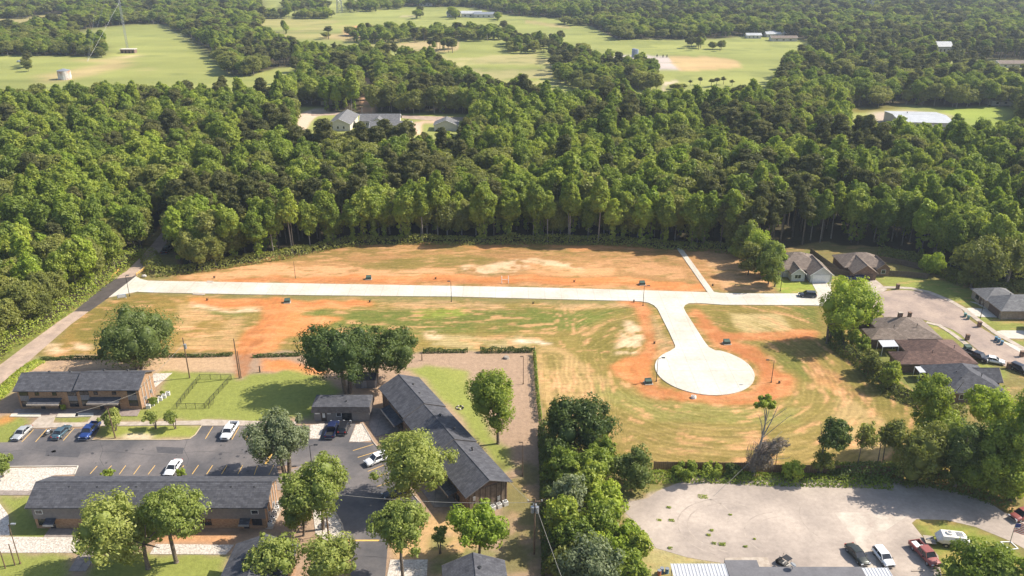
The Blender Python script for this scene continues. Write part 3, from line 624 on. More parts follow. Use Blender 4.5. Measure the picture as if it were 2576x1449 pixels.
TRK = mat('compacted_gravel', (.40,.330,.268), (.29,.240,.198), .5, .95, detail=10)
def arc_pts(cx, cy, r, a0, a1, n=14): return [Vector((cx+r*math.cos(a), cy+r*.8*math.sin(a), 0)) for a in np.linspace(R(a0), R(a1), n)]
for cx_, cy_, r_a, a0_, a1_ in ((38,112,8,60,250),(38,112,9.7,70,240),(47,110,6,100,230),(47,110,7.7,100,220),(60,114,10,150,210),(33,116,5,-40,80)):
    strip(arc_pts(cx_, cy_, r_a, a0_, a1_), .22, .030, .034).obj('tyre_track', TRK, gy)
STN = mat('oil_stain', (.060,.056,.057), (.045,.043,.045), 1.2, .7)
PCH = mat('sealed_patch', (.085,.080,.082), (.070,.067,.070), .8, .9)
for k in range(30):
    zx = rnd.choice([rnd.uniform(100, 600), rnd.uniform(1320, 1600), rnd.uniform(560, 1740)]); p = G(1, zx, rnd.choice([rnd.uniform(530, 575), rnd.uniform(600, 700), rnd.uniform(750, 795)]) if zx < 600 or zx > 1320 else rnd.uniform(600, 795)); r_ = rnd.uniform(.15, .5)
    b = MB(); b.prism([(p.x+r_*rnd.uniform(.6, 1.2)*math.cos(a), p.y+r_*rnd.uniform(.6, 1.2)*math.sin(a)) for a in np.linspace(0, 5.7, 9)], .040, .0435); b.obj('oil_stain', STN, lot)
for q in ([(300,640),(520,650),(500,690),(290,680)], [(1000,620),(1180,628),(1170,668),(1010,660)]): sheet('sealed_patch', GL(1, q), .0435, PCH, parent=lot, thick=.0035)
for pts_ in ([(0,655),(200,640),(430,668),(700,650),(980,676),(1300,650),(1600,668)], [(640,590),(660,640),(640,700),(665,745)], [(1200,580),(1180,640),(1210,700),(1195,745)]):
    strip(GL(1, pts_), .07, .040, .0436).obj('sealed_crack', STN, lot)

# ---------------------------------------------------------------- trees
def crown_np(rg, rx, ry, z0, z1, nl, n, leaf, lobe=.44, flat=.0, spread=.28, cone=0., extra=()):
    zc = (z0+z1)/2; rz = (z1-z0)/2; ga = math.pi*(3-math.sqrt(5))
    C = []; RR = []
    for k in range(nl):
        zz = 1-2*(k+.5)/nl; th = k*ga+rg.uniform(-.4, .4); rad = math.sqrt(max(0, 1-zz*zz)); q = rg.uniform(.5, .72)
        w = 1-cone*(zz*.5+.5)
        q = rg.uniform(.34, .74); C.append((rx*q*rad*math.cos(th)*w, ry*q*rad*math.sin(th)*w, zc+rz*zz*q))
        RR.append(lobe*(rx+ry+rz)/3*rg.uniform(.6, 1.1)*(1.25-.35*q)*(1-.5*cone*(zz*.5+.5)))
    for ex in extra: C.append(ex[:3]); RR.append(ex[3])
    for k in range(nl//3+1):                      # stray boughs that break the outline
        th = rg.uniform(0, 2*math.pi); zz = rg.uniform(-.75, .95); rad = math.sqrt(1-zz*zz); q = rg.uniform(.78, .98)
        C.append((rx*q*rad*math.cos(th)*(1-cone*(zz*.5+.5)), ry*q*rad*math.sin(th)*(1-cone*(zz*.5+.5)), zc+rz*zz*q)); RR.append((rx+ry+rz)/3*rg.uniform(.13, .24))
    nl = len(C)
    C = np.array(C); RR = np.array(RR)
    pw = RR**2; li = rg.choice(nl, n, p=pw/pw.sum())
    K = 22; cd = rg.normal(size=(nl, K, 3)); cd[..., 2] += .25; cd /= np.linalg.norm(cd, axis=2)[..., None]
    ci = rg.integers(0, K, n); ctint = rg.uniform(0, 1, (nl, K))
    cr = rg.uniform(.74, 1.12, (nl, K))
    d = cd[li, ci]+rg.normal(size=(n, 3))*spread; d /= np.linalg.norm(d, axis=1)[:, None]
    pos = C[li]+d*(RR[li]*cr[li, ci]*rg.uniform(.82, 1.08, n))[:, None]*np.array([1, 1, 1-flat])
    keep = np.ones(n, bool)
    for k in range(nl):
        dd = np.linalg.norm((pos-C[k])/np.array([1, 1, 1-flat]), axis=1); keep &= ~((dd < RR[k]*.6) & (li != k))
    pos = pos[keep]; d = d[keep]; li = li[keep]; ci = ci[keep]; m = len(pos)
    out = pos-np.array([0, 0, zc-rz*.3]); out /= np.linalg.norm(out, axis=1)[:, None]+1e-6
    nr = d*.85+out*.22+rg.normal(size=(m, 3))*.62; nr[:, 2] += .15; nr /= np.linalg.norm(nr, axis=1)[:, None]
    t = np.cross(nr, rg.normal(size=(m, 3))); t /= np.linalg.norm(t, axis=1)[:, None]+1e-6; bt = np.cross(nr, t)
    s = leaf*rg.uniform(.55, 1.3, m)[:, None]
    q = np.stack([pos-t*s*.9, pos-bt*s*.45+nr*s*.12, pos+t*s*.9, pos+bt*s*.5+nr*s*.12], 1).reshape(-1, 3)
    f = np.arange(m*4).reshape(-1, 4); tint = np.clip(ctint[li, ci]*.65+rg.uniform(0, .35, m), 0, 1).repeat(4)
    # inner mass of each lobe
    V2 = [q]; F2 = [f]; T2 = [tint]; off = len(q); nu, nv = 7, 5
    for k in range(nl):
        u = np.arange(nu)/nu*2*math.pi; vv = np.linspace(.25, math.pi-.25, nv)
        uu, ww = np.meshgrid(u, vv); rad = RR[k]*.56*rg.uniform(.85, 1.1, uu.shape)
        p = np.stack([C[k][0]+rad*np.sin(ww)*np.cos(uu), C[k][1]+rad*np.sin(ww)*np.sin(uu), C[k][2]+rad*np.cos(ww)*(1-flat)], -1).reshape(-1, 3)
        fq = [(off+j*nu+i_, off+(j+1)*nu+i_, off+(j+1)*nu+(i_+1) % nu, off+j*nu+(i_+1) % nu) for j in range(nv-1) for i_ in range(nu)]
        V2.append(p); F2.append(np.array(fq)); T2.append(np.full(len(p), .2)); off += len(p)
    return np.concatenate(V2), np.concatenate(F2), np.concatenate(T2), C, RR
def crown_mesh(rg, m, *a, **k):
    v, f, t, C, RR = crown_np(rg, *a, **k); me = np_mesh('crown', v, f)
    a_ = me.attributes.new('tint', 'FLOAT', 'POINT'); a_.data.foreach_set('value', t.astype(np.float32)); me.materials.append(m)
    return me, C, RR
def trunk_mesh(rg, C, h, r, m, nlimb=6, stems=1, lean=.25, name='trunk'):
    b = MB(); fork = h
    for s in range(stems):
        ang = 2*math.pi*s/max(stems, 1)+rg.uniform(0, 1); base = Vector((math.cos(ang), math.sin(ang), 0))*(r*1.1 if stems > 1 else 0)
        top = Vector((rg.uniform(-lean, lean), rg.uniform(-lean, lean), fork))+(base*2.2 if stems > 1 else Vector())
        mid = base.lerp(top, .5)+Vector((rg.uniform(-.1, .1), rg.uniform(-.1, .1), 0))
        b.tube(base-Vector((0, 0, .2)), base+Vector((0, 0, .35)), r*1.5, r*1.05, 8, False)
        b.tube(base+Vector((0, 0, .3)), mid, r*1.05, r*.9, 8, False); b.tube(mid, top, r*.9, r*.72, 8, False)
        idx = list(range(len(C))); rg.shuffle(idx)
        for k in idx[:max(2, nlimb//stems)]:
            e = Vector(C[k]); mm = top.lerp(e, .5)+Vector((rg.uniform(-.4, .4), rg.uniform(-.4, .4), -.3))
            b.tube(top-Vector((0, 0, .1)), mm, r*.55, r*.36, 5, False); b.tube(mm, e, r*.36, r*.12, 5, False)
    return b.mesh(name, m, True)
def make_tree(name, cat, label, loc, rg, leafm, rx, ry, z0, z1, nl, n, leaf, r, bark=None, stems=1, nlimb=7, group=None, **kw):
    t = root(name, label, cat, loc, 0, group)
    me_, C, RR = crown_mesh(rg, leafm, rx, ry, z0, z1, nl, n, leaf, **kw)
    c = bpy.data.objects.new('crown', me_); COL.objects.link(c); c.parent = t
    k = bpy.data.objects.new('trunk', trunk_mesh(rg, C, max(.8, z0+(z1-z0)*.22), r, bark or BARK, nlimb, stems)); COL.objects.link(k); k.parent = t
    return t
def surveyed_tree(n, base, l, r, top, bot, leafm, label, name='broadleaf_tree', cat='tree', nl=16, lf=.42, dens=1., tr=.28, stems=1, bark=None, group=None, seed=0, depth=1., **kw):
    """crown width / top / bottom as surveyed -> metres"""
    B = G(n, *base); s_ = FPX/(B.y*CT+(CAM_H-5)*ST); zm = ZM[n][2]
    al = math.atan2(CAM_H-5, B.y); w = (r-l)*zm/s_; rx = w/2; ry = rx*depth
    h = (bot-top)*zm/2/s_; rz = math.sqrt(max(h*h-(ry*math.sin(al))**2, (.5*rx)**2))/math.cos(al)
    vc = (top+bot)/2; zc = (base[1]-vc)*zm/(s_*math.cos(al)); cxo = ((l+r)/2-base[0])*zm/s_
    zb = max(zc-rz*1.12, .1); zt = zc+rz*.98
    lf *= .80
    rg = np.random.default_rng(seed+int(base[0]*7+base[1]*13+n))
    area = 4*math.pi*(((rx*ry)**1.6+(rx*rz)**1.6+(ry*rz)**1.6)/3)**(1/1.6)
    nn = int(min(11500, max(700, area*11.5*dens/(lf/.42)**2)))
    t = make_tree(name, cat, label, (B.x, B.y, 0), rg, leafm, rx*1.04, ry*1.04, zb, zt, nl, nn, lf, tr, bark, stems, group=group, **kw)
    for c in t.children:
        if c.name.startswith('crown') and abs(cxo) > .1:
            me_ = c.data; co = np.empty(len(me_.vertices)*3, np.float32); me_.vertices.foreach_get('co', co); co[0::3] += cxo*np.clip(co[2::3]/max(zc, .5), 0, 1); me_.vertices.foreach_set('co', co)
    return t
ST_ = surveyed_tree
OAK, WD, WD2, EL, GY, BRT, PN = LEAF['oak'], LEAF['wood'], LEAF['wood2'], LEAF['elm'], LEAF['grey'], LEAF['bright'], LEAF['pine']
ST_(5,(1105,1072),745,1455,605,1010,OAK,'wide dark live oak standing behind the left two-storey apartment building','live_oak',nl=20,tr=.42,stems=2,dens=1.15,lf=.36)
ST_(6,(770,1262),385,1060,735,1110,OAK,'dark spreading oak behind the small grey office, left one of the touching pair','live_oak',nl=20,tr=.5,stems=2,dens=1.15,lf=.36)
ST_(6,(985,1180),840,1375,745,1080,OAK,'dark oak with bare arching limbs by the far end of the long diagonal roof','live_oak',nl=15,tr=.45,stems=2,dens=1.1,lf=.36)
ST_(2,(238,800),8,400,385,715,GY,'silvery green tree with a fluted trunk on the south edge of the parking lot',nl=14,tr=.42,stems=2,dens=1.2,lf=.33)
ST_(2,(470,1150),225,690,725,1000,EL,'tree over the rock bed by the driveway, around the tall pole with transformers',nl=13,tr=.28,lf=.34)
ST_(2,(345,1190),215,440,800,1150,EL,'low leafy tree at the right end of the long brick apartment block',nl=10,tr=.2,lf=.33)
ST_(2,(1020,985),800,1320,520,900,EL,'big feathery tree at the parking lot kerb, covering the middle of the diagonal roof',nl=18,tr=.36,dens=1.2,lf=.34)
ST_(2,(1590,600),1400,1685,90,500,WD,'tall oval tree standing alone on the lawn right of the diagonal roof',nl=16,tr=.30,dens=1.1,lf=.36)
ST_(2,(980,1460),790,1190,970,1310,EL,'feathery tree beside the lower driveway, left of the bright bushy one',nl=15,tr=.26,dens=1.1,lf=.34)
ST_(2,(1470,1330),1270,1660,970,1290,BRT,'bright yellow-green bushy tree before the roof peak at the bottom edge',nl=16,tr=.24,dens=1.2,lf=.36)
ST_(2,(1220,1305),1165,1275,1120,1240,EL,'slim small tree between the feathery tree and the bright bushy tree','small_tree',nl=6,tr=.1,stems=2,lf=.28)
ST_(2,(175,1540),10,330,1180,1490,EL,'pale feathery tree over the roof at the bottom edge, left of the driveway',nl=13,tr=.28,lf=.34)
ST_(2,(480,1560),330,730,1190,1500,EL,'tree cut by the bottom edge, just left of the lower driveway',nl=16,tr=.28,lf=.34)
ST_(1,(950,1400),510,1000,890,1370,EL,'large light green tree in front of the long brick block, left one of the two',nl=24,tr=.36,dens=1.15,lf=.35)
ST_(1,(1130,1360),960,1375,870,1230,EL,'tree with pale bare twigs in front of the long brick block, right of two',nl=16,tr=.34,stems=1,lf=.34)
ST_(1,(745,515),655,800,365,490,EL,'small ornamental tree behind the leaning wood pole','small_tree',nl=8,tr=.09,stems=3,lf=.27)
ST_(1,(1000,505),925,1030,385,470,EL,'small ornamental tree on the grass island, between two others','small_tree',nl=7,tr=.09,stems=3,lf=.25)
ST_(1,(1125,505),1055,1160,378,475,EL,'small round ornamental tree at the right end of the grass island','small_tree',nl=7,tr=.09,stems=3,lf=.26)
ST_(1,(20,815),-80,105,660,790,EL,'small multi-stem tree cut by the left edge beside the white rock bed','small_tree',nl=9,tr=.1,stems=3,lf=.28)
ST_(1,(1042,292),1025,1062,255,295,WD,'small round bush by the right end of the left apartment building','bush','bush',nl=4,tr=.05,lf=.22)
ST_(1,(985,345),945,1025,300,365,WD,'low trimmed shrubs beside the outdoor cooling units','bush','bush',nl=6,tr=.05,lf=.22,flat=.3)
ST_(1,(408,388),390,430,345,392,WD,'small shrub at the end of the left awning','bush','bush',nl=4,tr=.05,lf=.2)
ST_(1,(697,830),655,740,775,800,BRT,'yellow-green shrub top showing over the long roof, left one','bush','bush',nl=4,tr=.05,lf=.25)
ST_(1,(1165,830),1125,1205,770,805,BRT,'yellow-green shrub top showing over the long roof beside the white car','bush','bush',nl=4,tr=.05,lf=.25)
# wooded fence line beside the gravel yard
for k, (b_, l, r, t, bo, lm, lb) in enumerate([((330,760),255,450,560,820,OAK,'dark tree filling the left side of the fence-line wood'),((640,760),560,740,540,800,WD,'green tree on the field side of the fence-line wood'),
  ((540,950),450,680,700,990,WD,'green tree in the heart of the fence-line wood'),((400,1240),300,520,900,1250,WD,'green tree on the shaded left flank of the fence-line wood'),((620,1240),500,760,930,1240,WD,'yellow-tipped tree in the heart of the fence-line wood'),
  ((360,1500),300,560,1230,1520,WD2,'dull green tree at the lower left of the fence-line wood'),((880,1340),780,960,1150,1400,WD,'rounded tree touching the gravel yard corner'),((520,1400),430,700,1130,1400,BRT,'bright crown near the bottom of the fence-line wood')]):
    ST_(3,b_,l,r,t,bo,lm,lb,nl=14,tr=.24,lf=.38,seed=k+40)
FL = 'trees along the fence line beside the gravel yard'
for k, (b_, l, r, t, bo, lm, lb) in enumerate([
  ((480,640),270,740,265,660,OAK,'dark rounded tree at the top of the wooded fence line'),
  ((350,620),300,400,310,520,OAK,'narrow dark tree on the left flank of the first fence-line tree'),
  ((400,850),270,560,620,900,WD,'tree on the left side of the wooded fence line, under the dark rounded one'),
  ((600,860),470,760,600,930,WD,'broad green tree on the right side of the wooded fence line'),
  ((430,1060),320,560,760,1090,GY,'pale grey-green tree in the middle of the wooded fence line'),
  ((650,1060),520,820,840,1130,BRT,'bright green tree nearest the left end of the gravel yard'),
  ((430,1330),320,620,1060,1400,WD,'tree on the left of the fence line near the bottom edge'),
  ((720,1300),560,950,1090,1400,BRT,'bright spreading tree by the corner of the gravel yard near the metal roof'),
  ((560,1560),330,800,1230,1560,GY,'large grey-green tree at the very bottom of the wooded fence line'),
  ((800,1560),690,950,1290,1520,WD,'tree at the bottom edge left of the blue barrels')]):
    ST_(3,b_,l,r,t,bo,lm,lb,nl=14,tr=.26,dens=1.05,lf=.38,group=None,seed=k)
ST_(3,(850,885),700,990,620,890,OAK,'vine-hung tree with a bare grey top at the left end of the board fence',nl=12,tr=.22,lf=.34)
ST_(3,(1190,800),1100,1280,745,800,WD,'low green shrub growing against the board fence, leftmost','bush','bush',nl=6,tr=.06,lf=.27)
ST_(3,(1360,800),1290,1440,750,808,WD,'low green shrub growing against the board fence, middle','bush','bush',nl=6,tr=.06,lf=.27)
ST_(3,(1500,810),1430,1570,755,812,OAK,'low dark shrub at the foot of the dead vine-covered tree','bush','bush',nl=6,tr=.06,lf=.27)
ST_(4,(155,835),70,245,708,835,BRT,'bright green shrub right of the dead vine-covered tree','bush','bush',nl=9,tr=.08,lf=.30)
ST_(4,(330,790),285,510,415,650,OAK,'top-heavy tree with vines hanging down its stem behind the fence',nl=11,tr=.2,lf=.34)
ST_(4,(350,800),280,440,620,790,LEAF['wood2'],'vine tangle hanging under the top-heavy tree','vine','vine',nl=7,tr=.08,lf=.26,dens=.6)
ST_(4,(445,810),390,500,770,815,OAK,'dark low shrub under the thin trees by the fence','bush','bush',nl=5,tr=.06,lf=.25)
for k, (b_, l, r, t, bo, lm, lb, tr) in enumerate([
  ((575,770),530,680,460,640,WD2,'thin open tree with a curved stem at the board fence',.11),
  ((705,760),670,760,480,600,WD2,'thin straight tree, second from the curved one',.12),
  ((740,750),700,860,420,640,WD2,'slender tree with an airy crown left of the dense grove',.12),
  ((930,850),790,1140,430,880,WD2,'broad drooping tree at the left end of the dense grove by the yard',.26),
  ((1200,900),1040,1370,420,880,OAK,'dark dense tree in the middle of the grove by the yard',.3),
  ((1080,640),840,1110,150,420,WD,'leafy tree in front of the dark grey hip roof, at the field edge',.24),
  ((1000,660),900,1240,380,560,WD,'rounded tree above the grove by the yard',.24),
  ((1420,950),1240,1580,400,930,WD,'tall green tree right of the dark grove by the yard',.3),
  ((1560,960),1440,1720,560,1000,BRT,'big bright tree on the right edge above the street',.34),
  ((1480,560),1220,1560,230,500,BRT,'yellow-green tree hiding the right end of the dark grey hip roof',.3),
  ((1600,880),1470,1800,110,700,BRT,'tallest yellow-green tree at the right edge of the picture',.4),
  ((1330,930),1180,1460,560,920,WD,'leafy tree overhanging the shaded part of the gravel yard',.3),
  ((1370,1560),1130,1650,1310,1560,WD,'wide green tree at the lower right corner in front of the parked trailer',.3),
  ((775,250),705,840,50,270,WD,'grey-green tree in the backyard row by the field, nearest the dark grey roof',.18),
  ((680,170),600,720,0,190,WD2,'tree in the backyard row behind the red-brown roof',.18)]):
    ST_(4,b_,l,r,t,bo,lm,lb,nl=14,tr=tr,dens=(.75 if k < 3 else 1.05),lf=.36,seed=k)
ST_(8,(825,868),715,1175,345,790,BRT,'large bright tree standing alone in front of the old cul-de-sac',nl=20,tr=.34,stems=2,dens=1.1,lf=.40)
for b_, l, r, t, bo, lb in [((905,860),800,960,700,860,'leafy sprouts around the foot of the large bright tree'),((1000,890),950,1090,735,900,'backyard tree nearest the large bright tree'),
    ((1080,960),1010,1160,810,970,'backyard tree left of the white carport'),((1150,1090),1080,1220,880,1100,'backyard tree along the fence left of the red-brown roof'),
    ((1290,1220),1200,1375,980,1225,'rounded backyard tree below the red-brown roof'),((1340,835),1290,1395,790,840,'small bright shrub between the grey and red-brown roofs'),
    ((1780,1060),1710,1880,960,1040,'grey-green round tree in front of the red-brown roof')]:
    ST_(8,b_,l,r,t,bo,WD if 'red' not in lb else WD2,lb,nl=9,tr=.14,lf=.34,name='backyard_tree')
for b_, l, r, t, bo, lm, lb in [((190,330),110,290,20,330,WD2,'greyish tree at the corner of the wood beside the leafy poplar-like one'),((400,420),270,450,40,410,EL,'tall leafy tree at the wood corner left of the white garage house'),
    ((350,400),300,420,240,420,WD,'lower leafy tree on the field side of the white garage house'),((470,300),420,515,140,330,BRT,'leafy tree brushing the white garage house roof'),((290,360),230,340,150,360,WD,'slim tree inside the wood corner by the shaded lot')]:
    ST_(8,b_,l,r,t,bo,lm,lb,nl=11,tr=.2,lf=.42)
for b_, l, r, t, bo, lm, lb in [((60,120),-40,170,-190,110,WD2,'grey-green tree at the start of the leafy spur reaching toward the white garage house'),((170,190),60,260,-120,190,EL,'light leafy tree second in the spur toward the white garage house'),
  ((270,260),160,360,-60,270,BRT,'tall bright tree in the middle of the spur toward the white garage house'),((340,330),240,440,40,340,EL,'light leafy tree fourth in the spur toward the white garage house'),((120,170),20,220,60,180,WD,'low tree at the field side of the leafy spur')]:
    ST_(8,b_,l,r,t,bo,lm,lb,nl=13,tr=.2,lf=.42)
ST_(8,(1620,330),1530,1740,150,320,BRT,'bright drooping tree behind the backyard fence',nl=10,tr=.2,lf=.4)
ST_(8,(1950,430),1770,2160,0,400,WD2,'massive rounded tree with hanging foliage behind the far lawn',nl=18,tr=.4,lf=.5)
ST_(8,(2230,430),2100,2371,10,330,WD2,'open tree with pale forking limbs right of the massive rounded tree',nl=12,tr=.4,lf=.46,dens=.7,bark=BARKL)

# forest spots on a jittered lattice
def opened(u, v):
    u = np.array([u]); v = np.array([v])
    if any(inpoly(u, v, c)[0] for c in CLUMPS): return False
    return any(inpoly(u, v, P)[0] for P in OPEN.values())
spots = []; y = 165.
while y < 1900:
    s_ = 5.0 if y < 300 else 5.6 if y < 480 else 7.5 if y < 800 else 9.5
    xl = y*.66+45; n_ = int(2*xl/s_); row = np.linspace(-xl, xl, n_)
    px = row+np.array([rnd.uniform(-.42, .42)*s_ for _ in row]); py = y+np.array([rnd.uniform(-.42, .42)*s_ for _ in row])
    u, v = uvof(px, py); op = np.zeros(len(px), bool)
    for P in OPEN.values(): op |= inpoly(u, v, P)
    cl = np.zeros(len(px), bool)
    for P in CLUMPS: cl |= inpoly(u, v, P)
    for k in np.nonzero(~op | cl)[0]: spots.append((px[k], py[k], u[k], v[k], bool(cl[k])))
    y += s_*.92
S = np.array([(a, b_) for a, b_, *_ in spots])
# kinds by patches of pines and of pale young trees
kn = fbm(S[:, 0]/38, S[:, 1]/38, 3, 3); kj = np.array([rnd.random() for _ in spots])
SU = np.array([s[2] for s in spots]); SV = np.array([s[3] for s in spots])
pine = ((kn > .63) & (kj < .8)) | (kj > .965) | ((SU > 740) & (SU < 1180) & (SV > 400) & (SV < 440) & (kj < .85)) | ((SU > 1960) & (SV < 240) & (SV > 90) & (kj < .4))
pine |= (SV < 60) & (SU > 1500) & (kj < .35)
pn_ = fbm(S[:, 0]/30, S[:, 1]/30, 17, 3)
def fproto(kind, k):
    rg = np.random.default_rng(100+k)
    if kind == 'pine':
        h = [19, 21, 17][k % 3]; w = [3.0, 3.4, 2.7][k % 3]
        me_, C, RR_ = crown_mesh(rg, PN, w, w, h*.45, h, 13, 5200, .34, lobe=.46, flat=.35, cone=.35)
        tr = trunk_mesh(rg, C, h*.72, .22, BARK, 5, 1)
    else:
        h = [18, 21, 16, 21, 14, 19, 18, 13][k % 8]; w = [3.6, 3.1, 4.3, 3.3, 4.6, 3.8, 2.9, 4.0][k % 8]; lo = [.34, .40, .20, .28, .12, .24, .30, .16][k % 8]
        lm = [WD, WD, WD2, WD, WD2, WD, BRT, WD2][k % 8]
        me_, C, RR_ = crown_mesh(rg, lm, w*1.12, w*1.12, h*lo, h, 19, 7000, .40, lobe=.42, spread=.3, cone=[.1,.5,.15,.45,.1,.25,.55,.15][k % 8], extra=([(rg.uniform(-.6,.6), rg.uniform(-.6,.6), h*q, rg.uniform(.6,1.1)) for q in np.linspace(.08, lo+.1, 7)] if k in (0, 3, 6) else []))
        tr = trunk_mesh(rg, C, h*max(lo+.12, .35), .2, BARKL if k % 3 else BARK, 6, 1)
    return me_, tr
PB = [fproto('broad', k) for k in range(8)]; PP = [fproto('pine', k) for k in range(3)]
def tree_place(p, kind, label, group, x, y_, sc, rz):
    t = root('pine_tree' if kind == 'pine' else 'broadleaf_tree', label, 'tree', (x, y_, 0), rz, group); t.scale = sc
    for nm, me_ in (('crown', p[0]), ('trunk', p[1])):
        c = bpy.data.objects.new(nm, me_); COL.objects.link(c); c.parent = t
def pickb(k): 
    if SV[k] < 600 and 0: pass
    if pn_[k] > .56: return rnd.choice([0, 1, 3, 6, 5])
    return rnd.choice([2, 4, 5, 7, 0, 2, 4])
order = np.argsort(S[:, 1]); nb = npn = 0; single = set()
for k in order:
    if spots[k][4]: continue
    x, y_ = S[k]; u, v = SU[k], SV[k]
    if not (-60 < u < 2640 and v < 1300): continue
    isp = bool(pine[k])
    if (isp and npn >= 130) or (not isp and nb >= 300): continue
    frontrow = opened(u, v+14)
    if x < -88 and y_ < 262: zone = 'left of the old lane' if y_ > 215 else 'on the lane bank at the left edge' if u < 120 else 'left of the sunlit lane'
    elif u > 1880: zone = 'behind the far lawn' if u > 2230 else 'behind the garage houses'
    else: zone = ('behind the lane bridge', 'behind the left end of the lots', 'behind the left lamp post', 'behind the middle of the lots', 'behind the pale soil patch', 'behind the sloping path', 'at the wood corner')[int(min(6, max(0, (u-200)//270)))]
    zone = ('front-row, ' if frontrow else 'deeper in, ')+zone
    b_i = pickb(k) if not frontrow else rnd.choice([0, 1, 3, 6, 0, 1, 3, 5])
    if x < -88 and y_ < 250: b_i = rnd.choice([2, 4, 7, 5, 6])
    sz = rnd.uniform(.8, 1.14)*(.84 if (x < -88 and y_ < 235) else 1)
    look = 'dark pine' if isp else {0:'light green high-crowned tree',1:'slim light green long-stemmed tree',2:'dull green broad tree',3:'green narrow-crowned tree',4:'dull green low-leafed tree',5:'green oval tree',6:'yellow-green narrow tree',7:'wide dull green tree'}[b_i]
    look = ('small ' if sz < .93 else 'tall ' if sz > 1.06 else 'middling ')+look
    p = PP[k % 3] if isp else PB[b_i]
    tree_place(p, 'pine' if isp else 'broad', look+', '+zone, look+'s, '+zone, x, y_, (sz*rnd.uniform(.9, 1.15), sz*rnd.uniform(.9, 1.15), sz), rnd.uniform(0, 6.28))
    single.add(k)
    if isp: npn += 1
    else: nb += 1
# the rest of the woods: one object, instanced by geometry nodes
pc = bpy.data.collections.new('tree_kinds')
def joined(p, nm):
    a, b_ = p; me_ = a.copy(); me_.name = nm
    return me_, b_
idx = 0
for p in PB+PP:
    bm_v = np.empty(len(p[0].vertices)*3, np.float32); p[0].vertices.foreach_get('co', bm_v); v0 = bm_v.reshape(-1, 3)
    tv = np.empty(len(p[1].vertices)*3, np.float32); p[1].vertices.foreach_get('co', tv); v1 = tv.reshape(-1, 3)
    f0 = np.empty(len(p[0].loops), np.int32); p[0].loops.foreach_get('vertex_index', f0)
    f1 = np.array([q for pl in p[1].polygons for q in pl.vertices if len(pl.vertices) == 4], np.int32)
    fa = np.concatenate([f0.reshape(-1, 4), f1.reshape(-1, 4)+len(v0)])
    me_ = np_mesh('kind', np.concatenate([v0, v1]), fa); me_.materials.append(p[0].materials[0]); me_.materials.append(p[1].materials[0])
    mi = np.zeros(len(fa), np.int32); mi[len(f0)//4:] = 1; me_.polygons.foreach_set('material_index', mi)
    tn = np.full(len(v0)+len(v1), .5, np.float32); t0 = np.empty(len(v0), np.float32); p[0].attributes['tint'].data.foreach_get('value', t0); tn[:len(v0)] = t0
    a_ = me_.attributes.new('tint', 'FLOAT', 'POINT'); a_.data.foreach_set('value', tn)
    ob = bpy.data.objects.new('tree_kind_%02d' % idx, me_); pc.objects.link(ob); idx += 1
rest = [k for k in range(len(spots)) if k not in single]
pv = np.array([(S[k][0], S[k][1], 0) for k in rest], np.float32)
fm = bpy.data.meshes.new('forest'); fm.vertices.add(len(pv)); fm.vertices.foreach_set('co', pv.ravel())
ki = [8+(k % 3) if pine[k] else pickb(k) for k in rest]
sc_ = [(rnd.uniform(.7, 1.15)*(1.0 if S[k][1] < 480 else .82 if S[k][1] < 620 else .74)) for k in rest]
sv = []
for k, s in zip(rest, sc_):
    w = (1.12 if S[k][1] < 480 else 1.5 if S[k][1] < 800 else 1.95)*rnd.uniform(.85, 1.2)
    if spots[k][4]: s *= .85; w *= 1.05
    if 1660 < SU[k] < 1870 and 205 < SV[k] < 236 and spots[k][4]: s *= .42; w *= 1.5
    sv.append((s*w, s*w, s))
for nm, ty, dt in (('kind_index', 'INT', ki), ):
    a_ = fm.attributes.new(nm, ty, 'POINT'); a_.data.foreach_set('value', np.array(dt, np.int32))
a_ = fm.attributes.new('size', 'FLOAT_VECTOR', 'POINT'); a_.data.foreach_set('vector', np.array(sv, np.float32).ravel())
a_ = fm.attributes.new('turn', 'FLOAT_VECTOR', 'POINT'); a_.data.foreach_set('vector', np.array([(rnd.uniform(-.05,.05), rnd.uniform(-.05,.05), rnd.uniform(0, 6.28)) for _ in rest], np.float32).ravel())
forest = bpy.data.objects.new('forest', fm); COL.objects.link(forest); tag(forest, 'continuous broadleaf and pine wood stretching from the lots to the horizon', 'forest', kind='stuff')
def scatter(ob, coll):
    ng = bpy.data.node_groups.new('scatter', 'GeometryNodeTree')
    ng.interface.new_socket('Geometry', in_out='INPUT', socket_type='NodeSocketGeometry'); ng.interface.new_socket('Geometry', in_out='OUTPUT', socket_type='NodeSocketGeometry')
    n = ng.nodes; gi = n.new('NodeGroupInput'); go = n.new('NodeGroupOutput'); ip = n.new('GeometryNodeInstanceOnPoints'); ci = n.new('GeometryNodeCollectionInfo')
    ci.inputs[0].default_value = coll; ci.inputs[1].default_value = True; ci.inputs[2].default_value = True
    def na(nm, t):
        a = n.new('GeometryNodeInputNamedAttribute'); a.data_type = t; a.inputs[0].default_value = nm
        return [o for o in a.outputs if o.enabled][0]
    l = ng.links; l.new(gi.outputs[0], ip.inputs['Points']); l.new(ci.outputs[0], ip.inputs['Instance']); ip.inputs['Pick Instance'].default_value = True
    l.new(na('kind_index', 'INT'), ip.inputs['Instance Index'])
    e = n.new('FunctionNodeEulerToRotation'); l.new(na('turn', 'FLOAT_VECTOR'), e.inputs[0]); l.new(e.outputs[0], ip.inputs['Rotation'])
    l.new(na('size', 'FLOAT_VECTOR'), ip.inputs['Scale']); l.new(ip.outputs[0], go.inputs[0])
    m = ob.modifiers.new('scatter', 'NODES'); m.node_group = ng
scatter(forest, pc)
print('spots', len(spots), 'single', len(single), nb, npn)

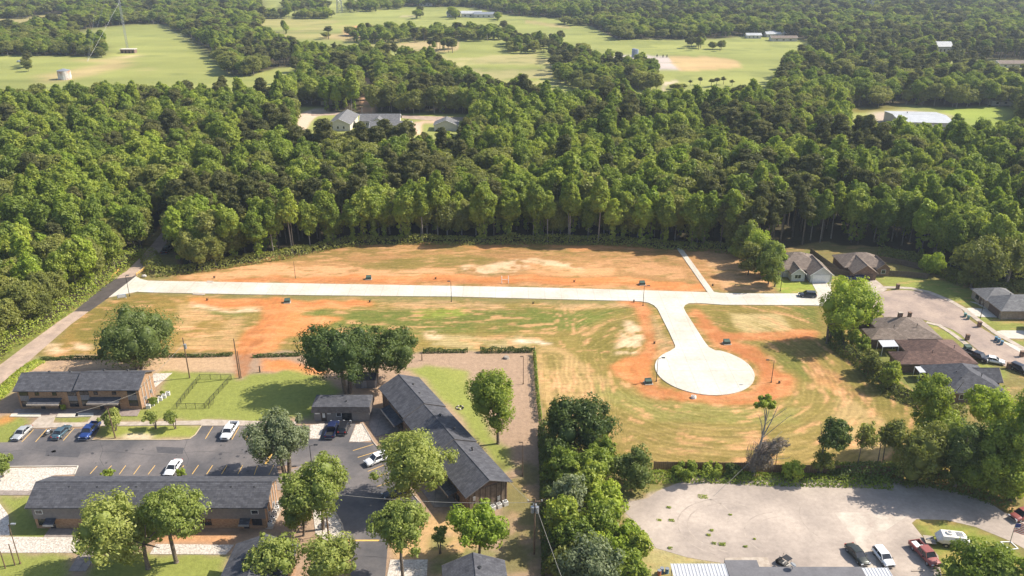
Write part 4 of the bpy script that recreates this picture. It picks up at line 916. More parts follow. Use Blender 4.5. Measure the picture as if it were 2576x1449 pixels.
# ---------------------------------------------------------------- leafy strips (vine fences, undergrowth)
def leaf_strip(name, pts, w, h, per_m, leaf, m, seed=1, parent=None, lump=1.5):
    rg = np.random.default_rng(seed); P = []; 
    for a, b_ in zip(pts[:-1], pts[1:]):
        a = np.array(a[:2]); b_ = np.array(b_[:2]); Ls = np.linalg.norm(b_-a); k = max(1, int(Ls*per_m)); t = rg.uniform(0, 1, k)[:, None]
        d = (b_-a)/max(Ls, .01); q = a+(b_-a)*t; P.append(np.concatenate([q, np.tile([-d[1], d[0]], (k, 1))], 1))
    P = np.concatenate(P); n = len(P); hh = h*(.45+.9*fbm(P[:, 0]/lump, P[:, 1]/lump, seed, 2)); ang = rg.uniform(0, math.pi, n)
    rr_ = np.sqrt(rg.uniform(.5, 1, n)); off = np.cos(ang)*rr_*w/2; z = np.abs(np.sin(ang))*rr_*hh
    pos = np.stack([P[:, 0]+P[:, 2]*off, P[:, 1]+P[:, 3]*off, z], 1)
    nr = np.stack([P[:, 2]*np.cos(ang), P[:, 3]*np.cos(ang), np.sin(ang)], 1)+rg.normal(size=(n, 3))*.6; nr /= np.linalg.norm(nr, axis=1)[:, None]
    t = np.cross(nr, rg.normal(size=(n, 3))); t /= np.linalg.norm(t, axis=1)[:, None]+1e-6; bt = np.cross(nr, t); s = leaf*rg.uniform(.5, 1.3, n)[:, None]
    q = np.stack([pos-t*s, pos-bt*s*.5, pos+t*s, pos+bt*s*.5], 1).reshape(-1, 3)
    me_ = np_mesh(name, q, np.arange(n*4).reshape(-1, 4)); a_ = me_.attributes.new('tint', 'FLOAT', 'POINT')
    a_.data.foreach_set('value', rg.uniform(0, 1, n).repeat(4).astype(np.float32)); me_.materials.append(m)
    o = bpy.data.objects.new(name, me_); COL.objects.link(o)
    if parent: o.parent = parent
    return o
edge = [g(*p) for p in [(372,640),(395,690),(455,684),(560,670),(700,648),(860,616),(940,609),(1500,609),(1705,622),(1830,630),(1900,638)]]
o = leaf_strip('undergrowth', edge, 6, 2.6, 62, .34, WD2, 4, lump=6); tag(o, 'dense shrubs and saplings along the foot of the wood facing the orange lots', 'undergrowth', kind='stuff')
edge2 = [g(*p) for p in [(-140,1010),(-10,882),(60,842),(105,812),(195,750),(255,706),(297,672),(335,640)]]
o = leaf_strip('undergrowth', edge2, 8, 4.2, 90, .30, WD, 5, lump=7); tag(o, 'bright shrubs at the foot of the wood beside the old lane', 'undergrowth', kind='stuff')
o = leaf_strip('undergrowth', GL(3, [(960,820),(1200,815),(1500,820),(1700,835),(2300,845),(2500,860)]), 4, 1.2, 90, .25, WD, 6, lump=3); tag(o, 'weeds between the board fence and the gravel yard', 'weeds', kind='stuff')
o = leaf_strip('undergrowth', GL(5, [(320,1010),(230,1060),(130,1140),(30,1240),(-60,1330)]), 3.5, 1.0, 100, .22, BRT, 7, lump=2); tag(o, 'green weeds on the bank of the old lane behind the left apartments', 'weeds', kind='stuff')
o = leaf_strip('undergrowth', GL(8, [(860,830),(930,930),(1080,1010),(1180,1130),(1330,1260),(1500,1330),(1700,1400),(1900,1430)]), 5, 2.6, 110, .3, WD2, 8, lump=3); tag(o, 'tangled bushes along the backyard fences', 'undergrowth', kind='stuff')
o = leaf_strip('undergrowth', GL(4, [(450,800),(900,810),(1200,860),(1450,940),(1600,1000)]), 6, 2.8, 120, .3, OAK, 9, lump=4); tag(o, 'dark undergrowth below the grove beside the gravel yard', 'undergrowth', kind='stuff')
o = leaf_strip('undergrowth', GL(8, [(1230,160),(1600,250),(1760,330),(1950,420),(2150,430),(2500,440)]), 7, 3, 90, .4, WD2, 10, lump=4); tag(o, 'shrubs at the foot of the wood behind the far lawns', 'undergrowth', kind='stuff')

o = leaf_strip('undergrowth', GL(3, [(290,500),(300,700),(310,900),(315,1100),(325,1300),(330,1480)]), 3.2, 3.4, 150, .28, OAK, 11, lump=3); tag(o, 'dark shrubs along the left flank of the wooded fence line', 'undergrowth', kind='stuff')
for k, (zx, zy, w_) in enumerate(((1300,940,1.2),(1083,1010,.5),(1020,1090,.6),(1100,1092,.7),(1357,1157,.5),(1338,1187,.5),(1372,1240,.5),(1425,1246,.8),(1476,1056,.4),(1573,1262,.5),(1090,1270,.6),(1632,1212,.3))):
    pts_ = [G(3, zx-w_*26, zy), G(3, zx+w_*26, zy+3)]
    o = leaf_strip('weed_patch', pts_, w_, .3, 130, .11, BRT, 20+k); tag(o, 'small patch of green weeds on the gravel yard', 'weeds', kind='stuff')

def vine_fence(pts, w, h, label, per_m=70, seed=3, leafm=OAK, posts=4.5):
    t = root('overgrown_fence', label, 'fence', (0, 0, 0))
    o = leaf_strip('foliage', pts, w, h, per_m, .20, leafm, seed, t)
    b = MB()
    for a, c in zip(pts[:-1], pts[1:]):
        L_ = (c-a).length; k = max(1, int(L_/posts))
        for j in range(k+1):
            p = a.lerp(c, j/k); MBp = MB().tube(p, p+Vector((0, 0, h*1.15)), .05); MBp.obj('post', WOODP, t)
        b.tube(a+Vector((0, 0, h*1.05)), c+Vector((0, 0, h*1.05)), .02, n=4)
    b.obj('wire', BLACK, t); return t
vine_fence(GL(5, [(320,1000),(700,992),(1000,990),(1300,975),(1600,975),(1840,965)]), 1.1, .9, 'vine-covered low fence behind the left apartments, up to the orange track', 90, 3)
vine_fence(GL(5, [(2000,978),(2371,965)])+GL(6, [(380,962)]), 1.1, .8, 'short vine-covered fence right of the orange track', 90, 4)
vine_fence(GL(6, [(1370,942),(1720,938)]), 1.2, 1.2, 'vine-covered fence right of the two dark oaks', 110, 5)
vine_fence(GL(6, [(1820,940),(1990,938),(2250,936)]), 1.4, 1.5, 'leafy fence corner by the tall pole at the edge of the mown field', 130, 6)
vine_fence(GL(3, [(222,30),(232,180),(245,330),(262,460)]), .7, 1.7, 'tall vine-covered fence running toward the wooded fence line', 90, 7, WD, 3)

# ---------------------------------------------------------------- building kit
def hip(rt, x0, x1, y0, y1, eave, rise, ov, m, axis='x', fm_=WHITE, end=1.0):
    X0, X1, Y0, Y1 = x0-ov, x1+ov, y0-ov, y1+ov
    MB().box(X0, X1, Y0, Y1, eave-.18, eave).obj('fascia', fm_, rt)
    X0 -= .04; X1 += .04; Y0 -= .04; Y1 += .04; b = MB(); z0 = eave+.003; z1 = eave+.06
    w = (Y1-Y0)/2*end if axis == 'x' else (X1-X0)/2*end
    if axis == 'x': r0 = (X0+w, (Y0+Y1)/2, eave+rise); r1 = (X1-w, (Y0+Y1)/2, eave+rise)
    else: r0 = ((X0+X1)/2, Y0+w, eave+rise); r1 = ((X0+X1)/2, Y1-w, eave+rise)
    v = [(X0,Y0,z0),(X1,Y0,z0),(X1,Y1,z0),(X0,Y1,z0),(X0,Y0,z1),(X1,Y0,z1),(X1,Y1,z1),(X0,Y1,z1),r0,r1]
    f = [(3,2,1,0),(0,1,5,4),(1,2,6,5),(2,3,7,6),(3,0,4,7)]
    f += [(4,5,9,8),(6,7,8,9),(5,6,9),(7,4,8)] if axis == 'x' else [(5,6,9,8),(7,4,8,9),(4,5,8),(6,7,9)]
    b.add(v, f); return b.obj('roof', m, rt)
DKTRIM = mat('dark_trim', (.12,.11,.105), None, 2, .7)
def gable(rt, x0, x1, y0, y1, eave, rise, ov, m, axis='x', wallm=None, fm_=None, gov=None):
    fm_ = fm_ or (DKTRIM if m is SHIN else WHITE)
    gov = ov if gov is None else gov
    if axis == 'x': A = lambda s, t, z: (s, t, z); s0, s1, t0, t1 = x0, x1, y0, y1
    else: A = lambda s, t, z: (t, s, z); s0, s1, t0, t1 = y0, y1, x0, x1
    tm = (t0+t1)/2; sl_ = rise/((t1-t0)/2); zt = .14
    if wallm:
        b = MB(); v = []
        for s in (s0, s1): v += [A(s, t0, 0), A(s, t1, 0), A(s, t1, eave-.02), A(s, tm, eave+rise-.02), A(s, t0, eave-.02)]
        f = [(0,1,2,3,4),(9,8,7,6,5),(0,5,6,1),(1,6,7,2),(4,9,5,0),(2,7,8,3),(3,8,9,4)]
        if axis == 'x': f = [q[::-1] for q in f]
        b.add(v, f); b.obj('wall', wallm, rt)
    for sg, te in ((-1, t0), (1, t1)):
        b = MB(); S0, S1 = s0-gov, s1+gov; te2 = te+sg*ov; ze = eave-ov*sl_
        top = [A(S0, te2, ze+zt), A(S1, te2, ze+zt), A(S1, tm, eave+rise+zt), A(S0, tm, eave+rise+zt)]
        if (sg == 1) == (axis == 'x'): top = top[::-1]
        b.slab(top, .16); b.obj('roof_slope', m, rt)
    rc = MB(); rc.tube(A(s0-gov, tm, eave+rise+zt-.02), A(s1+gov, tm, eave+rise+zt-.02), .09, n=5); rc.obj('ridge_cap', m, rt)
    b = MB()
    for S in (s0-gov-.03, s1+gov+.03):
        for sg, te in ((-1, t0), (1, t1)):
            te2 = te+sg*(ov+.02); ze = eave-ov*sl_
            p = Vector(A(S, te2, ze+.05)); q = Vector(A(S, tm, eave+rise+.05)); b.tube(p, q, .09, n=4)
    b.obj('verge_board', fm_, rt)
def window(rt, face, pos, a, z, w, h, frame=None, glass=GLASS, name='window'):
    fr = frame or BLACK; m1 = MB(); m2 = MB()
    def bx(m, e, p0, p1, zz0, zz1):
        if face == 'F': m.box(p0, p1, pos-e, pos+.05, zz0, zz1)
        elif face == 'R': m.box(pos-.05, pos+e, p0, p1, zz0, zz1)
        else: m.box(pos-e, pos+.05, p0, p1, zz0, zz1)
    bx(m1, .05, a, a+w, z, z+h); t = .09
    o = m1.obj(name, fr, rt); 
    if w > 1.4: bx(m2, .07, a+t, a+w/2-.04, z+t, z+h-t); bx(m2, .07, a+w/2+.04, a+w-t, z+t, z+h-t)
    else: bx(m2, .07, a+t, a+w-t, z+t, z+h-t)
    m2.obj('pane', glass, o); return o
def box(rt, name, m, *a): return MB().box(*a).obj(name, m, rt)
def vent(rt, x, y, z, s=.22, h=.4, name='roof_vent', m=BLACK):
    b = MB().tube((x, y, z-.4), (x, y, z+h), s*.6, n=7).tube((x, y, z+h), (x, y, z+h+.1), s*1.5, s, 8); return b.obj(name, m, rt)
def awning(rt, x0, x1, y, z0, z1, out, m=SHIN, fm_=CONCO, posts=0):
    b = MB().slab([(x0, y-out, z1), (x1, y-out, z1), (x1, y, z0), (x0, y, z0)], .1); o = b.obj('awning', m, rt)
    MB().box(x0-.02, x1+.02, y-out-.12, y-out, z1-.32, z1+.02).obj('fascia', fm_, o)
    b = MB()
    for x in (x0+.15, x1-.15): b.tube((x, y-out+.15, z1-.1), (x, y-.02, z1-1.0 if not posts else z1-.1), .05, n=5)
    if posts:
        for x in (x0+.15, x1-.15): b.tube((x, y-out+.15, 0), (x, y-out+.15, z1-.1), .06, n=5)
    b.obj('bracket', fm_, o); return o
ACM = mat('ac_casing', (.62,.60,.56), (.50,.48,.45), 3, .6)
def ac_unit(loc, rz, label, group):
    t = root('cooling_unit', label, 'air conditioner', loc, rz, group)
    MB().box(-.42, .42, -.42, .42, 0, .8).obj('casing', ACM, t)
    b = MB(); 
    for k in range(16):
        a, c = 2*math.pi*k/16, 2*math.pi*(k+1)/16; b.tube((.34*math.cos(a), .34*math.sin(a), .82), (.34*math.cos(c), .34*math.sin(c), .82), .03, n=4)
    b.tube((0, 0, .78), (0, 0, .84), .09); b.obj('grille_ring', WHITE, t)
    MB().tube((0, 0, .80), (0, 0, .807), .32, n=12).obj('fan', BLACK, t); return t
def ac_row(pts, rz, where, nth, group):
    s = None
    for k, p in enumerate(pts):
        lb = f'{nth[k]} white cooling unit {where}'
        s = ac_unit(p, rz, lb, group) if s is None else copy_tree(s, p, rz, lb)
ORD = ['nearest', 'second', 'third', 'fourth', 'fifth', 'farthest']

# left two-storey apartments
A = root('apartment_building', 'tan brick two-storey apartment building with stepped charcoal roof at the left edge', 'building', (-104.6, 150, 0))
gable(A, 0, 12.95, 0, 7.2, 4.9, 1.7, .7, SHIN, 'x', BRICK, gov=.35)
gable(A, 12.96, 25.9, -.25, 6.95, 5.3, 1.7, .7, SHIN, 'x', BRICK, gov=.35)
PANEL = mat('bay_panel', (.23,.22,.225), (.19,.18,.19), 2, .8, kind='batten')
for a, y_, zz in ((.4, 0, 0), (10.6, 0, 0), (13.4, -.25, .35), (23.4, -.25, .35)):
    window(A, 'F', y_, a, .55+zz, 1.9, 1.45); window(A, 'F', y_, a, 3.25+zz, 1.9, .95); box(A, 'wall_panel', PANEL, a, a+1.9, y_-.04, y_+.03, 2.01+zz, 3.24+zz)
for a, y_, zz in ((3.7, 0, 3.3), (7.4, 0, 3.3), (16.3, -.25, 3.65), (20.2, -.25, 3.65)): window(A, 'F', y_, a, zz, .9, .8)
awning(A, 2.6, 9.3, 0, 2.75, 2.25, 1.9); awning(A, 15.4, 22, -.25, 3.1, 2.6, 1.9)
for x, y_ in ((4.3, 0), (8.0, 0), (17, -.25), (20.4, -.25)): box(A, 'door', mat('dark_door', (.05,.04,.035), (.04,.03,.03), 2, .6), x, x+.95, y_-.05, y_+.04, .02, 2.1)
for x, y_ in ((5.6, 0), (18.3, -.25)): window(A, 'F', y_, x, .9, 1.5, 1.1)
for y_ in (1.1, 2.5, 3.9, 5.3): MB().tube((25.98, y_, .2), (25.98, y_, 5.1), .06, n=5).obj('wall_pipe', WHITE, A)
for y_ in (1.6, 4.4): box(A, 'meter_box', STEEL, 25.9, 26.08, y_, y_+.5, 1.2, 2.0)
for x, y_, z in ((4.5, 5.4, 5.7), (9, 5.5, 5.6), (16.5, 5.2, 6.2), (21.5, 5.4, 6.1)): vent(A, x, y_, z)
ac_row([(-77.6+k*.42, 150.4+k*1.05, 0) for k in range(6)], .2, 'in the row at the right end wall of the left apartments', ORD, 'cooling units beside the left apartments')
# long apartment block
Bd = root('apartment_building', 'long two-storey apartment block with charcoal roof, grey siding over brick, lower left', 'building', (-80.9, 111.8, 0))
gable(Bd, 0, 39.2, 0, 7.4, 5.0, 1.75, .7, SHIN, 'x', BRICK, gov=.6)
box(Bd, 'siding', SIDING, -.02, 39.22, -.10, .02, 2.1, 4.95)
for a in (.5, 9.9, 18.2, 28.0, 36.9): window(Bd, 'F', -.10, a, 3.1, 1.25, .85, WHITE)
for k, a in enumerate((.5, 10.3, 17.5, 28.2, 36.8)):
    window(Bd, 'F', 0, a, .65, 1.7, 1.4); c0 = a+1.5 if k % 2 == 0 and k < 4 else a-1.8
    if k == 4: c0 = a-1.9
    awning(Bd, c0, c0+1.75, -.1, 2.25, 1.8, 1.15, fm_=STEEL); box(Bd, 'door', MATS['dark_door'], c0+.4, c0+1.3, -.05, .04, .02, 2.0)
for y_ in (1.2, 2.5, 3.8, 5.1, 6.3): MB().tube((39.28, y_, .2), (39.28, y_, 5.0), .07, n=5).obj('wall_pipe', WHITE, Bd)
for x in (5.4, 10.2, 16.9, 21.9, 33.0, 37.0): vent(Bd, x, 3.0, 6.05)
vent(Bd, 32.8, 1.3, 5.3, .1, .2)
ac_row([(*G(1, x, y+14)[:2], 0) for x, y in ((1733,1110),(1750,1078),(1762,1046),(1776,1016),(1792,985))], .3, 'on the ledge at the end of the long brick block', ['nearest','second','third','fourth','farthest'], 'cooling units beside the long block')
ledge = sheet('concrete_pad', GL(1, [(1700,1150),(1745,1150),(1830,970),(1790,960)]), .12, CONCO)
for k, y_ in enumerate((1.5, 4.2)): box(Bd, 'meter_box', STEEL, 39.2, 39.4, y_, y_+.6, 1.1, 2.0)
# long diagonal block
rC = math.atan2(.493, .87)
BATT = mat('brown_batten', (.25,.185,.13), (.17,.125,.09), 2, .85, kind='batten')
C_ = root('apartment_building', 'long diagonal apartment block with a stepped charcoal roof in the middle', 'building', (-7.75, 115.1, 0), rC)
gable(C_, 0, 7.9, 0, 13.2, 4.75, 1.75, .7, SHIN, 'y', BRICKD, gov=.85)
gable(C_, .12, 8.02, 13.22, 27.2, 4.95, 1.75, .7, SHIN, 'y', BRICKD, gov=.02)
gable(C_, .24, 8.14, 27.22, 40.6, 5.15, 1.75, .7, SHIN, 'y', BRICKD, gov=.02)
box(C_, 'siding', BATT, .3, 7.6, -.12, 0, .15, 4.7)
for x in (.35, 1.35, 2.4, 3.5, 4.5, 5.6, 6.6, 7.5): box(C_, 'batten', mat('dark_batten', (.10,.075,.055), None, 2, .8), x, x+.14, -.18, -.12, .1, 4.72)
for y_ in (3.0, 8.5, 15.5, 21.5, 29.5, 36.0):
    window(C_, 'L', .24 if y_ > 27 else .12 if y_ > 13.2 else 0, y_, 3.3, 1.6, 1.0); window(C_, 'L', .24 if y_ > 27 else .12 if y_ > 13.2 else 0, y_, .6, 1.6, 1.4)
for y0_, y1_, xo in ((3.6, 8.2, 0), (29, 36.5, .24), (17, 22, .12)):
    b = MB().slab([(xo-1.9, y0_, 2.5), (xo, y0_, 2.95), (xo, y1_, 2.95), (xo-1.9, y1_, 2.5)], .1); o = b.obj('awning', SHIN, C_); MB().box(xo-2.02, xo-1.9, y0_-.02, y1_+.02, 2.2, 2.52).obj('fascia', CONCO, o)
for y_ in (5.0, 18, 20.5, 31, 34): box(C_, 'door', MATS['dark_door'], -.05 if y_ < 13 else .05 if y_ < 27 else .18, .3, y_, y_+.95, .02, 2.1)
for y_, x in ((9.5, 5.9), (22.5, 5.5), (36, 5.6), (32, 5.2), (17, 5.8)): vent(C_, x, y_, 6.0+(y_ > 13)*.2)
for x, z, w in ((1.0, 2.9, .8), (5.8, 1.2, .9)): box(C_, 'meter_box', STEEL, x, x+w*.6, -.3, -.18, z, z+.8)
ac_row([(*G(2, x, y)[:2], 0) for x, y in ((1558,1022),(1597,1008),(1637,992))], rC, 'on the ground by the end wall of the diagonal block', ['leftmost','middle','rightmost'], 'cooling units beside the diagonal block')
# small office
MANS = mat('mansard_shingle', (.20,.165,.14), (.14,.115,.10), 2, .9, kind='brick')
O_ = root('office_building', 'small grey office with a mansard roof edge facing the parking lot', 'building', (-41.0, 145.2, 0))
OW = mat('office_wall', (.235,.215,.205), (.20,.185,.175), 2, .85, kind='siding')
box(O_, 'wall', OW, 0, 11.4, 0, 4.4, 0, 2.5)
b = MB(); b.add([(-.45,-.5,2.3),(11.85,-.5,2.3),(11.85,4.9,2.3),(-.45,4.9,2.3),(-.25,-.15,3.55),(11.65,-.15,3.55),(11.65,4.6,3.55),(-.25,4.6,3.55)], [(3,2,1,0),(0,1,5,4),(1,2,6,5),(2,3,7,6),(3,0,4,7),(4,5,6,7)]); b.obj('mansard', MANS, O_)
b = MB(); b.add([(-.3,-.2,3.56),(11.7,-.2,3.56),(11.7,4.7,3.56),(-.3,4.7,3.56),(.9,3.6,4.15),(10.6,3.6,4.15)], [(3,2,1,0),(0,1,5,4),(1,2,5),(2,3,4,5),(3,0,4)]); b.obj('roof', SHIN, O_)
window(O_, 'F', 0, 4.6, 1.15, 1.1, .95, WHITE); o = box(O_, 'door', MATS['dark_door'], 1.45, 2.55, -.07, .04, .02, 2.15); box(o, 'pane', mat('pale_glass', (.55,.57,.56), (.48,.5,.5), 1, .2), 1.75, 2.3, -.09, -.07, .9, 1.95)
window(O_, 'F', 0, 5.75, .1, 2.1, 2.1); box(O_, 'wall_sign', WHITE, .2, 1.2, -.06, 0, 1.75, 2.15); box(O_, 'wall_sign', WHITE, 2.8, 3.5, -.06, 0, 1.75, 1.95); vent(O_, 6.6, 1.5, 3.85, .12, .2)  # wide window is a dark wall opening, its shade given as dark glass
p = G(2, 680, 245)
Sh = root('storage_shed', 'grey storage shed in the shade under the dark oaks', 'shed', (p.x, p.y, 0))
box(Sh, 'wall', OW, 0, 4.3, 0, 3.2, 0, 2.2); gable(Sh, 0, 4.3, 0, 3.2, 2.2, .7, .2, SHIN, 'x'); box(Sh, 'door', STEEL, 1.2, 2.4, -.04, 0, .02, 1.95)
# roofs cut by the bottom edge
E_ = root('apartment_building', 'dark gabled roof of a block at the bottom edge, below the long brick block', 'building', (-43.3, 78, 0), -.02)
gable(E_, 0, 8.4, 0, 24.2, 4.7, 1.7, .8, SHIN, 'y', BRICK, gov=.5)
for y_ in (4, 9, 14, 19): window(E_, 'L', 0, y_, 3.2, 1.6, 1.0)
vent(E_, 2.2, 19.5, 5.6); vent(E_, 6.2, 15, 5.6)
F_ = root('apartment_building', 'dark gabled roof at the bottom edge in the middle of the picture', 'building', (-7.3, 76, 0), .12)
gable(F_, 0, 8.1, 0, 21.6, 4.7, 1.7, .8, SHIN, 'y', BRICK, gov=.5); vent(F_, 4.8, 19, 6.0, .25); vent(F_, 2, 14, 5.6)
for y_ in (4, 10, 16): window(F_, 'L', 0, y_, 3.2, 1.6, 1.0)
# shop with flat grey roof and corrugated canopies
FLAT = mat('grey_membrane', (.15,.145,.15), (.125,.12,.125), .6, .9)
Sp = root('shop_building', 'low shop building with a flat grey roof between two white corrugated canopies', 'building', (24.9, 80, 0))
box(Sp, 'wall', mat('shop_wall', (.40,.33,.27), (.32,.27,.22), 2, .9, kind='batten'), 9, 28.8, 0, 18.6, 0, 2.85)
box(Sp, 'flat_roof', FLAT, 8.3, 29.1, -1, 19.2, 2.85, 3.05); box(Sp, 'flat_roof', FLAT, 8.31, 13.4, 19.2, 20.7, 2.85, 3.04)
box(Sp, 'wall', MATS['shop_wall'], 8.8, 13.0, 18.6, 20.4, 0, 2.85)
def ribbed(rt, x0, x1, y0, y1, z0, z1, ov=0):
    o = MB().slab([(x0, y0, z0), (x1, y0, z0), (x1, y1, z1), (x0, y1, z1)], .06).obj('roof_sheet', CORR, rt); b = MB(); k = int((x1-x0)/.5)
    for j in range(k+1):
        x = x0+(x1-x0)*j/k; b.slab([(x-.05, y0, z0+.06), (x+.05, y0, z0+.06), (x+.05, y1, z1+.06), (x-.05, y1, z1+.06)], .06)
    b.obj('rib', CORR, o)
ribbed(Sp, -.2, 8.2, -1, 20.0, 2.5, 2.95); ribbed(Sp, 29.2, 33.2, -1, 19.1, 3.0, 2.95)
for x, y_ in ((0, 19.7), (4, 19.7), (8, 19.7), (0, 10), (33, 18.8), (33, 8)): MB().tube((x, y_, 0), (x, y_, 2.85), .06, n=6).obj('post', STEEL, Sp)
p = G(4, 165, 1405, 3.05)
t = root('satellite_dish', 'small satellite dish on a mast at the back edge of the flat grey roof', 'satellite dish', (p.x, p.y, 3.05))
MB().tube((0,0,0),(0,0,.8),.04).obj('mast', STEEL, t); b = MB(); b.tube((.0,0,.85),(.08,.02,1.0),.5,.42,14); b.obj('dish', STEEL, t); MB().tube((0,0,.8),(.5,.1,.8),.02,n=4).obj('arm', STEEL, t)
# subdivision houses
def house(label, x0, y0, **k): return root('house', label, 'house', (x0, y0, 0))
GDW = mat('white_garage_door', (.78,.76,.72), (.70,.68,.65), 2, .5, kind='siding'); GDB = mat('brown_garage_door', (.14,.09,.07), (.11,.07,.055), 2, .6, kind='siding')
LBRICK = mat('light_stone_brick', (.46,.37,.28), (.36,.28,.21), 1.5, .9, kind='brick')
h = house('brown-roofed house with white gables and white garage door by the concrete road', 78.3, 219.0)
box(h, 'wall', mat('pale_siding', (.58,.57,.55), (.50,.49,.47), 2, .8, kind='siding'), 0.4, 13.5, 4.0, 15.6, 0, 2.5)
hip(h, 0.4, 13.5, 4.0, 15.6, 2.5, 3.3, .45, SHINB, 'x'); gable(h, 8.2, 14.4, -.1, 9, 2.5, 2.3, .4, SHINB, 'y', MATS['pale_siding'])
gable(h, 3.0, 6.9, .9, 6, 2.4, 1.6, .35, SHINB, 'y', MATS['pale_siding']); box(h, 'garage_door', GDW, 8.8, 13.8, -.17, -.1, .03, 2.3)
window(h, 'F', .9, 3.9, .8, 1.9, 1.3, WHITE); box(h, 'door', MATS['dark_door'], 7.2, 8.1, 3.9, 4.0, .02, 2.1); vent(h, 10, 11, 4.6, .1, .25)
h = house('brown brick house with a brown garage door, behind the lone bright tree', 98.0, 220.6)
hip(h, .6, 12.8, 4.2, 13.6, 2.5, 2.9, .45, SHINB, 'x', fm_=mat('tan_trim', (.34,.26,.19), None, 2, .7)); TT = MATS['tan_trim']
box(h, 'wall', BRICKD, .6, 12.8, 4.2, 13.6, 0, 2.5); gable(h, 1.6, 8.1, -.2, 8, 2.5, 2.3, .4, SHINB, 'y', BRICKD, TT); gable(h, 9.6, 13.4, 3.0, 9, 2.5, 1.6, .4, SHINB, 'y', BRICKD, TT)
box(h, 'garage_door', GDB, 2.6, 7.2, -.27, -.2, .03, 2.2); window(h, 'F', 3.0, 10.9, .8, 1.3, 1.3, WHITE); vent(h, 4, 6, 4.6, .12); vent(h, 10.5, 7.5, 4.4, .1)
h = house('grey-roofed house with stone walls and a dark garage door facing left, at the right edge', 127.6, 194.0)
box(h, 'wall', LBRICK, .6, 22, .2, 8.6, 0, 2.5); hip(h, .6, 22, .2, 8.6, 2.5, 2.8, .5, SHING, 'x', TT)
box(h, 'wall', LBRICK, .2, 9, 8.8, 14.2, 0, 2.5); hip(h, .2, 9, 7.0, 14.2, 2.52, 2.1, .5, SHING, 'x', TT)
box(h, 'garage_door', GDB, .50, .58, 1.0, 6.0, .03, 2.25); window(h, 'L', .2, 10.6, .8, 1.6, 1.3); box(h, 'door', GDB, .12, .2, 9.2, 10.1, .02, 2.1); vent(h, 5.2, 5.5, 4.6, .14)
h = house('tan gabled house below the grey-roofed one at the right edge', 133.2, 184.5)
gable(h, 0, 12, 0, 5.6, 2.7, 2.0, .4, SHING, 'x', LBRICK, TT); gable(h, 1.5, 14, -5, 1.6, 2.6, 1.9, .4, SHINB, 'x', LBRICK, TT); window(h, 'L', 0, 2, 1, 1.2, 1.2, WHITE); window(h, 'L', 1.5, -3, .1, 2.2, 1.9, WHITE)
def chim(rt, x, y_, z): 
    o = box(rt, 'chimney', BRICKD, x-.5, x+.5, y_-.35, y_+.35, z-1.6, z); box(o, 'cap', CONCO, x-.58, x+.58, y_-.43, y_+.43, z, z+.1)
h = house('brown-grey hip-roofed house with a chimney beside the old cul-de-sac', 87.6, 178.1)
box(h, 'wall', BRICKD, 3.9, 16.7, .3, 11.2, 0, 2.5); hip(h, 3.9, 16.7, .3, 11.2, 2.5, 3.0, .5, SHINB, 'y', TT, .85); box(h, 'wall', BRICKD, .2, 5, .0, 5, 0, 2.4); hip(h, .2, 8, .02, 5.0, 2.45, 1.7, .5, SHINB, 'x', TT)
chim(h, 9.4, 7.0, 6.2); vent(h, 12, 3, 4.6, .1); vent(h, 6.5, 3.2, 4.2, .1); window(h, 'F', .3, 8, .8, 1.6, 1.2, WHITE)
h = house('red-brown hip-roofed house with a long ridge in the backyard row', 88.8, 165.6)
box(h, 'wall', BRICKD, 4.6, 17.6, .2, 11.3, 0, 2.5); hip(h, 4.6, 17.6, .2, 11.3, 2.5, 3.0, .5, SHINR, 'y', TT, .8); box(h, 'wall', BRICKD, .4, 6, .1, 5.2, 0, 2.4); hip(h, .4, 10, .05, 5.2, 2.47, 1.8, .5, SHINR, 'x', TT)
vent(h, 8.5, 2.4, 4.2, .1); vent(h, 14, 3.6, 4.8, .1); window(h, 'F', .2, 7, .8, 1.6, 1.2, WHITE); window(h, 'L', .4, 2, .8, 1.6, 1.2, WHITE)
h = house('dark grey hip-roofed house nearest the leafy grove at the right', 93.4, 152.4)
box(h, 'wall', BRICKD, .3, 12.4, .3, 11.8, 0, 2.5); hip(h, .3, 12.4, .3, 11.8, 2.5, 3.1, .5, SHIN, 'y', TT, .7); gable(h, 8.5, 14.4, 5.4, 9.8, 2.5, 1.8, .5, SHIN, 'x', BRICKD, TT)
window(h, 'F', .3, 3, .7, 1.8, 1.3, WHITE); window(h, 'F', .3, 8, .7, 1.4, 1.3, WHITE); vent(h, 8.8, 3.6, 4.8, .14); vent(h, 4, 2.8, 4.3, .1); vent(h, 4.2, 5.4, 4.4, .1)
def canopy(name, label, pts, z):
    q = [G(*p, z) for p in pts]; t = root(name, label, 'canopy', (0, 0, 0)); MB().slab(q, .12).obj('roof_sheet', CORR, t)
    for p in q: MB().tube((p.x*.995+q[2].x*.005, p.y*.998+q[0].y*.002, 0), (p.x*.995+q[2].x*.005, p.y*.998+q[0].y*.002, z-.12), .07, n=5).obj('post', WHITE, t)
canopy('carport', 'white flat carport at the left end of the red-brown house', [(8,1255,897),(8,1382,893),(8,1345,842),(8,1218,845)], 2.5)
canopy('carport', 'white flat canopy at the back corner of the dark grey house', [(8,1548,1100),(8,1655,1098),(8,1610,1050),(8,1508,1052)], 2.5)
